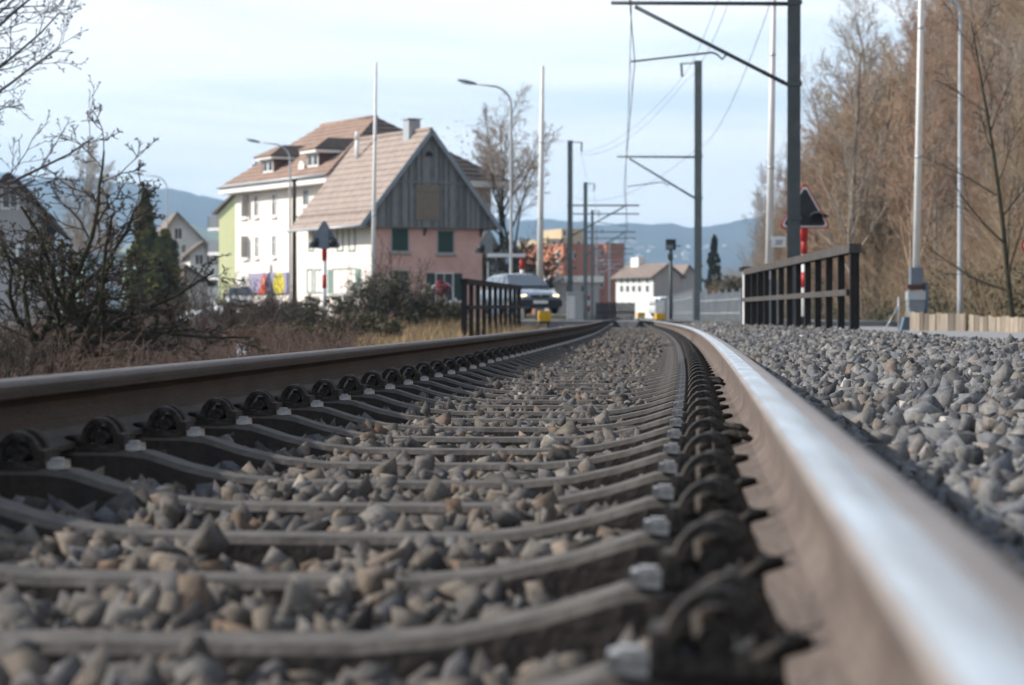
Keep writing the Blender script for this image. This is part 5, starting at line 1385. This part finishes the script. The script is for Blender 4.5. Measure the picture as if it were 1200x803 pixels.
# small thin tree to the right, above the plank fence
SPEC_S = [dict(seg=10, n=15, wob=.03, up=.03, ang=(.75, 1.1), len=(.22, .36), start=.14, rr=.45, taper=.6, tip=.2),
          dict(seg=8, n=7, wob=.06, up=.055, ang=(.35, .7), len=(.25, .45), start=.25, rr=.5, taper=.4, tip=.25),
          dict(seg=5, n=3, wob=.08, up=.05, ang=(.35, .7), len=(.35, .6), start=.2, rr=.6, tip=.4), dict(seg=3, n=0, wob=.1, up=.03)]
lone('sapling', 'thin dark bare sapling with arching side branches above the plank fence', 1189, 53, -10, SPEC_S, 'bark_dark', 'twig_dark', zb=-.5, lean=-.03, rad=.075, seed=5, rmin=.006)

# conifers
def conifer(name, label, px, d, top_py, wpx, m, n=150, per=80, size=.12, seed=1, zb=None, twin=None, power=.85):
    X = atx(px, d); z = gz(X, d) if zb is None else zb; t = thing(name, label, 'tree', (X, d, z)); r = np.random.default_rng(seed)
    Hh = atz(top_py, d)-z; W_ = wpx/F*d/2
    zz = r.uniform(.03, 1, n)**.9; a = r.uniform(0, 6.28, n); lump = 1+.18*np.sin(a*3+zz*9)+.1*np.sin(a*5+zz*23)
    rad = W_*(1-zz**1.5)**power*lump*r.uniform(.55, 1, n)
    c = np.stack([np.cos(a)*rad, np.sin(a)*rad, zz*Hh], -1)
    V, Fc = leaf_arrays(r, c, .10*W_+.16*W_*(1-zz), per, size, 1.5); mesh_arrays('foliage', V, Fc, M[m], t)
    mb = MB(); mb.tube([(0, 0, -.3), (0, 0, Hh*.5), (0, 0, Hh*.96)], [.16, .1, .02], 7); mb.build('trunk', M['bark_dark'], t)
conifer('thuja', 'tall yellowish green conifer with pointed top left of the street lamp', 170, 150, 224, 48, 'thuja', 230, 90, .12, 1)
conifer('thuja', 'broad lower green conifer directly right of the tall pointed one', 194, 146, 270, 46, 'thuja', 220, 80, .12, 2, power=.6)
conifer('cypress', 'dark narrow cypress at the foot of the wood beyond the mast', 837, 200, 277, 22, 'thuja_dark', 160, 70, .13, 3, power=.55)
conifer('cypress', 'small dark conifer tip behind the lime green block', 272, 240, 222, 20, 'thuja_dark', 90, 50, .14, 4)

# evergreen bushes on the left embankment
def bush(name, label, px, d, top_py, wpx, leaf, seed, nst=26, leaves=1, twig='twig_dark', per=34, size=.040, zb=None, group=None, up=1.0):
    X = atx(px, d); z = (gz(X, d) if zb is None else zb)-.05; t = thing(name, label, 'bush', (X, d, z), 0, group)
    Hh = atz(top_py, d)-z; W_ = wpx/F*d/2; r = random.Random(seed); nr = np.random.default_rng(seed); limbs = []
    sp = [dict(seg=6, n=9, wob=.12, up=.04*up, ang=(.3, .8), len=(.3, .5), start=.25, rr=.5, tip=.3), dict(seg=4, n=4, wob=.15, up=.03*up, ang=(.4, .9), len=(.3, .6), rr=.6, start=.2, tip=.4), dict(seg=3, n=0, wob=.15, up=.02)]
    for i in range(nst):
        x = r.uniform(-1, 1)*W_*.75; y = r.uniform(-1, 1)*min(W_, 1.4)*.6
        h_ = Hh*(1-.45*(abs(x)/W_)**1.6)*r.uniform(.75, 1.08)
        grow(r, Vector((x, y, 0)), Vector((x/W_*.35+r.gauss(0, .12), r.gauss(0, .15), 1)).normalized(), h_, .011+.004*r.random(), 0, sp, limbs, .0035)
    V, Fc = limbs_arrays(limbs, 3); mesh_arrays('stems', V, Fc, M[twig], t)
    if leaf and leaves > 0:
        e = [p for l, p, _ in limbs if l >= 1]
        c = np.array([tuple(q) for p in e for q in p[1:]]); c = c[nr.uniform(size=len(c)) < leaves*.40]
        c = c[c[:, 2] < Hh*.97]
        V, Fc = leaf_arrays(nr, c, .06, max(2, per//10), size); mesh_arrays('foliage', V, Fc, M[leaf], t)
    return t
bush('evergreen_bush', 'low dark evergreen bush left of the striped signal post', 330, 56, 352, 70, 'leaf_green', 1, 26)
bush('evergreen_bush', 'dark evergreen bush around the foot of the striped signal post', 382, 54, 346, 84, 'leaf_green', 2, 30)
bush('evergreen_bush', 'tall bushy evergreen before the gable corner of the pink house', 452, 55, 318, 88, 'leaf_green', 3, 34)
bush('evergreen_bush', 'smaller evergreen bush right of the tall one, below the gable windows', 497, 58, 345, 62, 'leaf_mix', 4, 24)
bush('evergreen_bush', 'flat bramble bush closest to the rail, below the striped signal', 350, 45, 378, 110, 'leaf_mix', 5, 26)
bush('evergreen_bush', 'grey green bush left of the low one by the striped signal, under the poster', 306, 52, 360, 60, 'leaf_mix', 21, 22, leaves=.5)
bush('evergreen_bush', 'ragged evergreen bush reaching the left end of the short dark railing', 522, 60, 352, 44, 'leaf_mix', 22, 18)
bush('bramble_bush', 'bramble with withered brown leaves in front of the tall evergreen', 428, 48, 366, 80, 'leaf_mix', 6, 24)
bush('bare_shrub', 'thin bare twigs rising above the tall evergreen bush', 462, 57, 286, 60, None, 7, 10, twig='twig_dark')
bush('ivy_thicket', 'dark ivy thicket under the bare trees right of the pink house', 552, 140, 284, 44, 'leaf_yellow', 8, 22, size=.10, per=40, twig='twig_dark')
bush('ivy_thicket', 'darkest ivy thicket between the street lamp and the white boom', 612, 138, 276, 40, 'leaf_green', 9, 24, size=.10, per=40, twig='twig_dark')
bush('ivy_thicket', 'brown thicket directly behind the roof of the dark car', 582, 143, 288, 44, 'leaf_dry', 10, 18, size=.09, per=20, twig='twig_dark')
bush('bare_shrub', 'grey bare shrub right of the white boom below the terracotta block', 648, 150, 300, 34, None, 11, 26, twig='twig_grey')
# canes and scrub on the left
NOM = ['at the very left edge', 'left of the apple trunk', 'right of the apple trunk', 'under the apple crown', 'below the blue shed', 'below the conifers', 'below the violet banner', 'left of the white tent', 'in front of the white tent', 'right of the white tent', 'over the pale tarpaulin', 'below the poster', 'in front of the white van', 'left of the flat bramble']
for i, (px, d, tp_) in enumerate(((4, 27, 372), (22, 33, 350), (62, 34, 366), (96, 36, 356), (122, 40, 352), (150, 42, 362), (178, 45, 366), (206, 46, 356), (238, 44, 368), (262, 50, 348), (290, 43, 376), (306, 52, 346), (284, 58, 350), (318, 42, 380))):
    bush('cane_shrub', 'leafless reddish brown cane shrub ' + NOM[i], px, d, tp_, 46 if i > 4 else 60, 'leaf_dry' if i in (3, 10) else None, 40+i, 15, leaves=.12, twig='cane' if i % 3 else 'twig_dark', group='leafless cane shrubs along the embankment', up=2.2, size=.03)
for i, (px, d, tp_, s_) in enumerate(((300, 48, 318, 'beside the poster'), (272, 52, 336, 'right of the white tent'), (186, 50, 340, 'below the street lamp at the conifer'), (205, 44, 346, 'below the beige outbuilding'), (316, 46, 340, 'left of the olive pole foot'), (136, 45, 336, 'below the blue shed'), (250, 47, 322, 'above the white tent'), (222, 49, 330, 'left of the tent top'), (160, 47, 338, 'below the conifers'), (330, 50, 322, 'under the olive pole'))):
    bush('tall_canes', 'few tall straight dark canes ' + s_, px, d, tp_, 34, None, 60+i, 9, twig='twig_dark', group='tall dark canes', up=2.5)

# grass
def blades(name, label, pts, h_, m, r, lean=.35, w_=.006):
    n = len(pts); P = np.asarray(pts); hh = h_*r.uniform(.4, 1.2, n); a = r.uniform(0, 6.28, n)
    dx = np.cos(a); dy = np.sin(a); ln = lean*r.uniform(.1, 1, n)*hh; b = r.uniform(0, 6.28, n); wx, wy = np.cos(b)*w_, np.sin(b)*w_
    z0 = np.zeros(n)
    A = P + np.stack([wx, wy, z0], -1); B = P - np.stack([wx, wy, z0], -1)
    Mid = P + np.stack([dx*ln*.35, dy*ln*.35, hh*.6], -1); T = P + np.stack([dx*ln, dy*ln, hh], -1)
    V = np.stack([A, B, Mid-np.stack([wx, wy, z0], -1)*.7, Mid+np.stack([wx, wy, z0], -1)*.7, T], 1).reshape(-1, 3)
    i = np.arange(n)[:, None]*5
    o = mesh_arrays(name, V, [np.concatenate([i, i+1, i+2, i+3], 1), np.concatenate([i+3, i+2, i+4], 1)], M[m])
    return tag(o, label, None, None, 'stuff')
def scatter_ground(px0, px1, d0, d1, n, r, dz=0, clump=True):
    d_ = r.uniform(d0, d1, n); p_ = r.uniform(px0, px1, n); x = (p_-600)/F*d_
    u = x - tx_np(d_)
    z = np.where(np.abs(u) < 5, np.maximum(ground_z(x, d_), np.where(np.abs(u) < 3.4, bed_z(u, d_), -9)), ground_z(x, d_))
    return np.stack([x, d_, z+dz], -1)
G1 = np.concatenate([scatter_ground(415, 545, 42, 66, 9000, NR), scatter_ground(545, 640, 50, 66, 1600, NR)])
G1 = G1[G1[:, 0]-tx_np(G1[:, 1]) < -2.2]
blades('dry_grass', 'dry tan grass on the left embankment', G1, .34, 'drygrass', NR, .6, .007)
G2 = np.concatenate([scatter_ground(1000, 1075, 47, 62, 5000, NR), scatter_ground(780, 872, 80, 150, 9000, NR), scatter_ground(985, 1110, 55, 75, 6000, NR), scatter_ground(430, 540, 40, 62, 2500, NR), scatter_ground(150, 420, 62, 120, 7000, NR)])
uu_ = G2[:, 0]-tx_np(G2[:, 1]); G2 = G2[(np.abs(uu_) > 2.9) & ~((G2[:, 1] > 68) & (G2[:, 1] < 80) & (np.abs(uu_) < 12)) & ~((uu_ > 3.2) & (uu_ < 6.6) & (G2[:, 1] < 60))]
blades('grass', 'short green and straw coloured winter grass beside the paths', G2, .15, 'grass', NR, .6, .010)
# matted brown scrub on the left embankment
g_ = np.concatenate([scatter_ground(-60, 430, 27, 60, 3400, NR), scatter_ground(120, 330, 60, 110, 1500, NR)]); g_ = g_[g_[:, 0]-tx_np(g_[:, 1]) < -2.9]
n = len(g_); hh = NR.uniform(.18, .55, n)*(1+.5*np.sin(g_[:, 0]*1.9+g_[:, 1]*.4)); ln = NR.normal(0, .45, (n, 3)); ln[:, 2] = 1; ln /= np.linalg.norm(ln, axis=1)[:, None]
tp_ = g_+ln*hh[:, None]; md = (g_+tp_)/2+NR.normal(0, .04, (n, 3)); bl = [(0, [g_[i]-(0, 0, .05), md[i], tp_[i]], [.005, .004, .003]) for i in range(n)]
for q in range(3):
    f = NR.uniform(.2, .9, n)[:, None]; s0 = g_+(tp_-g_)*f; dv = NR.normal(0, 1, (n, 3)); dv[:, 2] = np.abs(dv[:, 2]); e_ = s0+dv*hh[:, None]*.25
    bl += [(0, [s0[i], (s0[i]+e_[i])/2+(0, 0, .01), e_[i]], [.004, .0035, .0025]) for i in range(n)]
V, Fc = limbs_arrays(bl, 3); tag(mesh_arrays('scrub_undergrowth', V, Fc, M['cane']), 'low matted brown scrub on the left embankment', None, None, 'stuff')
# withered leaf litter tufts near the dry grass
c = scatter_ground(410, 530, 41, 50, 900, NR, .06); c = c[c[:, 0]-tx_np(c[:, 1]) < -2.4]
V, Fc = leaf_arrays(NR, c, .07, 3, .035); tag(mesh_arrays('fallen_leaves', V, Fc, M['leaf_dry']), 'russet withered leaves on the left embankment', None, None, 'stuff')

# ------------------------------------------------------------------ the wooded slope
SPEC_H = [dict(seg=9, n=(20, 24), wob=.05, up=.06, ang=(.35, .75), len=(.22, .40), start=.20, rr=.45, taper=.45, tip=.2),
          dict(seg=6, n=9, wob=.10, up=.07, ang=(.35, .75), len=(.30, .5), start=.2, rr=.5, taper=.4, tip=.35),
          dict(seg=4, n=6, wob=.13, up=.05, ang=(.4, .9), len=(.4, .65), start=.1, rr=.65, tip=.5), dict(seg=2, n=2, wob=.15, up=.03, ang=(.4, .9), len=(.5, .8), rr=.8, start=.3), dict(seg=2, n=0, wob=.15, up=0)]
VAR = []
for i in range(8):
    r = random.Random(100+i); limbs = []
    Hh = (11.5, 13.5, 9.5, 12.5, 8.5, 14.5, 10.5, 7.5)[i]
    grow(r, Vector((0, 0, -.4)), Vector((r.uniform(-.12, .06), r.uniform(-.06, .06), 1)).normalized(), Hh, .10+.05*(i % 3), 0, SPEC_H, limbs, .0085)
    if i in (2, 4, 7):
        for q in range(3): grow(r, Vector((r.uniform(-.3, .3), r.uniform(-.3, .3), -.3)), Vector((r.uniform(-.35, .35), r.uniform(-.2, .2), 1)).normalized(), Hh*r.uniform(.6, .9), .06, 0, SPEC_H, limbs, .0085)
    t = thing('wood_tree', 'x', 'tree', (0, 0, -500), 0, 'bare trees of the wooded slope')
    tree_obj(t, limbs, 0, 'bark_pale' if i in (1, 5) else 'bark', ('twig', 'twig_red', 'twig', 'twig_grey', 'twig_red', 'twig_grey', 'twig', 'twig_red')[i], s0=6)
    VAR.append(t)
hr = random.Random(77); used = [False]*8; placed = []
def place_wood(x, y, v, sc, lab):
    o = VAR[v] if not used[v] else copy_tree(VAR[v]); used[v] = True
    o.location = (x, y, hill_at(x, y)-.1); o.rotation_euler = (0, 0, hr.uniform(0, 6.28)); o.scale = (sc, sc, sc*hr.uniform(.9, 1.1)); o['label'] = lab
    return o
tries = 0
while len(placed) < 285 and tries < 40000:
    tries += 1
    y = 62*math.exp(hr.uniform(0, 1)*math.log(330/62)); t_ = abs(hr.gauss(0, 1))*(7+y*.11) + hr.uniform(.5, 4)
    x = float(foot(y)) + t_; px = 600 + x/y*F
    if px > 1260 or px < 858: continue
    md = 1.7 + y*.010
    if any((x-a)**2+(y-b)**2 < md*md for a, b in placed): continue
    edge = 600+float(foot(y))/y*F
    placed.append((x, y))
    sc = hr.uniform(.80, 1.12)
    if t_ < 4.5: sc *= .62
    elif y < 100 and px < 1000: sc *= .95
    lab = 'bare brown tree standing in the dense wooded slope on the right'
    place_wood(x, y, hr.randrange(8), sc, lab)
# a few that stand out
def stand_out(px, d, v, sc, lab):
    x = atx(px, d); o = place_wood(x, d, v, sc, lab); o['group'] = 'bare trees at the edge of the wood'; return o
stand_out(1003, 98, 5, .90, 'tall bare tree leaning over the sky at the left top of the wood')
stand_out(958, 128, 1, .95, 'ivy stemmed bare tree at the skyline where the wood drops towards the valley')
stand_out(905, 190, 3, .95, 'grey bare tree at the low left end of the wooded slope, near the boom')
stand_out(1060, 80, 1, .80, 'pale slim birch like trunk slanting in the middle of the wood')
for px, d, v, sc, s_ in ((1022, 104, 2, 1.15, 'just right of the tall one leaning over the sky'), (992, 118, 7, 1.3, 'filling the skyline left of the tall one'), (972, 140, 4, 1.2, 'filling the skyline above the red sign'), (1036, 118, 4, 1.5, 'high on the slope, left of the mechanism boom'), (940, 150, 2, 1.05, 'directly behind the red signal'), (955, 165, 7, 1.5, 'on the skyline behind the red signal'), (1015, 130, 2, 1.4, 'thick one at the top of the slope')):
    stand_out(px, d, v, sc, 'bushy many stemmed bare tree ' + s_)
# ivy on the skyline tree and evergreen undergrowth at the foot of the slope
x = atx(958, 128); iv = [ (x+NR.normal(0, .25), 128+NR.normal(0, .25), hill_at(x, 128)+q) for q in np.linspace(.5, 7.5, 60)]
V, Fc = leaf_arrays(NR, iv, .35, 26, .09); tag(mesh_arrays('ivy', V, Fc, M['leaf_green']), 'dark ivy climbing a bare tree at the skyline of the wood', 'ivy')
n = 15000
y = 60*np.exp(NR.uniform(0, 1, n)*np.log(340/60)); t_ = np.abs(NR.normal(0, 1, n))*(6+y*.10); x = foot(y)+t_-.5
P0 = np.stack([x, y, hill_z(t_-.5, y)-.05], -1); hh = NR.uniform(.8, 3.0, n)*(1+y/220)
limb = []
lean = np.stack([NR.normal(0, .28, n)-.1, NR.normal(0, .28, n), np.ones(n)], -1); lean /= np.linalg.norm(lean, axis=1)[:, None]
bend = NR.normal(0, .16, (n, 3)); bend[:, 2] = 0
P1 = P0 + lean*hh[:, None]*.5; P2 = P0 + (lean+bend)*hh[:, None]
rad0 = .006+.00005*y
b0 = [(0, [P0[i], P1[i], P2[i]], [rad0[i], rad0[i]*.8, rad0[i]*.4]) for i in range(n)]
# side twigs
k_ = 3
for q in range(k_):
    f = NR.uniform(.35, .9, n)[:, None]; S0 = P0+(P2-P0)*f; dv = NR.normal(0, 1, (n, 3)); dv[:, 2] = np.abs(dv[:, 2])*.9+.3; dv /= np.linalg.norm(dv, axis=1)[:, None]
    S1 = S0 + dv*hh[:, None]*.28
    b0 += [(0, [S0[i], (S0[i]+S1[i])/2+.02, S1[i]], [rad0[i]*.6, rad0[i]*.5, rad0[i]*.35]) for i in range(n)]
V, Fc = limbs_arrays(b0, 3)
tag(mesh_arrays('undergrowth', V, Fc, M['twig']), 'tan brown twiggy undergrowth covering the wooded slope', None, None, 'stuff')
n = 3600
y = 58*np.exp(NR.uniform(0, 1, n)*np.log(200/58)); t_ = np.abs(NR.normal(0, 1, n))*(1.2+y*.012)-.6; x = foot(y)+t_
cl = np.sin(y*.55)+np.sin(x*1.7+y*.2); k_ = cl > -.45
c = np.stack([x, y, hill_z(t_, y)+NR.uniform(.02, 1.0, n)**1.3*(1.5+.9*np.sin(y*.31))], -1)[k_]
V, Fc = leaf_arrays(NR, c, .35, 26, .075); tag(mesh_arrays('ivy_groundcover', V, Fc, M['leaf_mix']), 'green and russet ivy and bramble leaves along the foot of the wood', None, None, 'stuff')
# far woodland fringe and bushes between the fence and the hill
for i, (px, d, tp_, w_, mm, s_) in enumerate(((858, 150, 318, 30, 'twig', 'left of the white pier'), (845, 175, 330, 26, 'twig_red', 'under the dark cypress'), (872, 120, 322, 40, 'leaf', 'behind the dark railing end'), (822, 230, 338, 24, 'twig_grey', 'left of the cypress foot'))):
    bush('scrub_bush', 'brown scrub bush ' + s_, px, d, tp_, w_, 'leaf_green' if mm == 'leaf' else None, 80+i, 30, twig='twig' if mm == 'leaf' else mm, size=.08, zb=.0)
# bare trees far off in front of the ridge
for i, (px, d, tp_, s_) in enumerate(((130, 230, 258, 'left of the tall conifer'), (30, 210, 250, 'above the grey house roof'), (245, 300, 300, 'beyond the balcony block'), (760, 420, 322, 'beyond the white apartment house'), (735, 460, 326, 'left of the white apartment house roof'), (655, 420, 298, 'behind the dark car and masts'))):
    lone('far_tree', 'hazy bare tree far off ' + s_, px, d, tp_, SPEC_T, 'twig_grey', 'twig_grey', zb=0, seed=30+i, rmin=.025, rad=.15)
# houses scattered on the far hillside
def ridge_point(px, py):
    for k in range(200):
        f = k/199; D_ = 2300+1500*f; hh = (YH-crest(px))/F*3800; z_ = -2+hh*f**1.25
        if YH-(z_-CZ)/D_*F < py: return (px-600)/F*D_, D_, z_
    return (px-600)/F*3700, 3700, 100
hp = thing('hillside_house', 'tiny white house among the scattered village high on the blue ridge', 'house', (0, 0, 0), 0, 'houses on the far ridge')
mb = MB(); mb.prism([(-6, -5, -6), (6, -5, -6), (6, -5, 5), (0, -5, 9), (-6, -5, 5)], (0, 10, 0)); mb.build('wall', M['farwall'], hp)
mb = MB(); mb.prism([(-7, -5.5, 4.8), (0, -5.5, 9.6), (7, -5.5, 4.8), (0, -5.5, 9.1)], (0, 11, 0)); mb.build('roof', M['tile_far'], hp)
fr_ = random.Random(9)
for i in range(34):
    o = hp if i == 0 else copy_tree(hp)
    px = fr_.uniform(738, 850) if i < 24 else fr_.uniform(620, 740); py = 291 + fr_.gauss(0, 3.2) if i % 3 else 300+fr_.uniform(-3, 16)
    o.location = ridge_point(px, py); o.rotation_euler = (0, 0, fr_.uniform(-.7, .9)); s_ = fr_.uniform(.35, .8); o.scale = (s_, s_, s_)

# ------------------------------------------------------------------ the air
HAZE = 2.2e-4
hz = MB(); hz.box(-4700, 4700, -3200, 5400, -8, 330); ho = hz.build('haze', [])
hm = bpy.data.materials.new('haze'); hm.use_nodes = True; hn = hm.node_tree.nodes; hn.remove(hn['Principled BSDF'])
pv = hn.new('ShaderNodeVolumePrincipled'); pv.inputs['Color'].default_value = (.50, .74, 1.0, 1); pv.inputs['Density'].default_value = HAZE; pv.inputs['Anisotropy'].default_value = .1
hm.node_tree.links.new(pv.outputs['Volume'], hn['Material Output'].inputs['Volume']); ho.data.materials.append(hm)
tag(ho, 'thin blue winter haze', None, None, 'stuff')
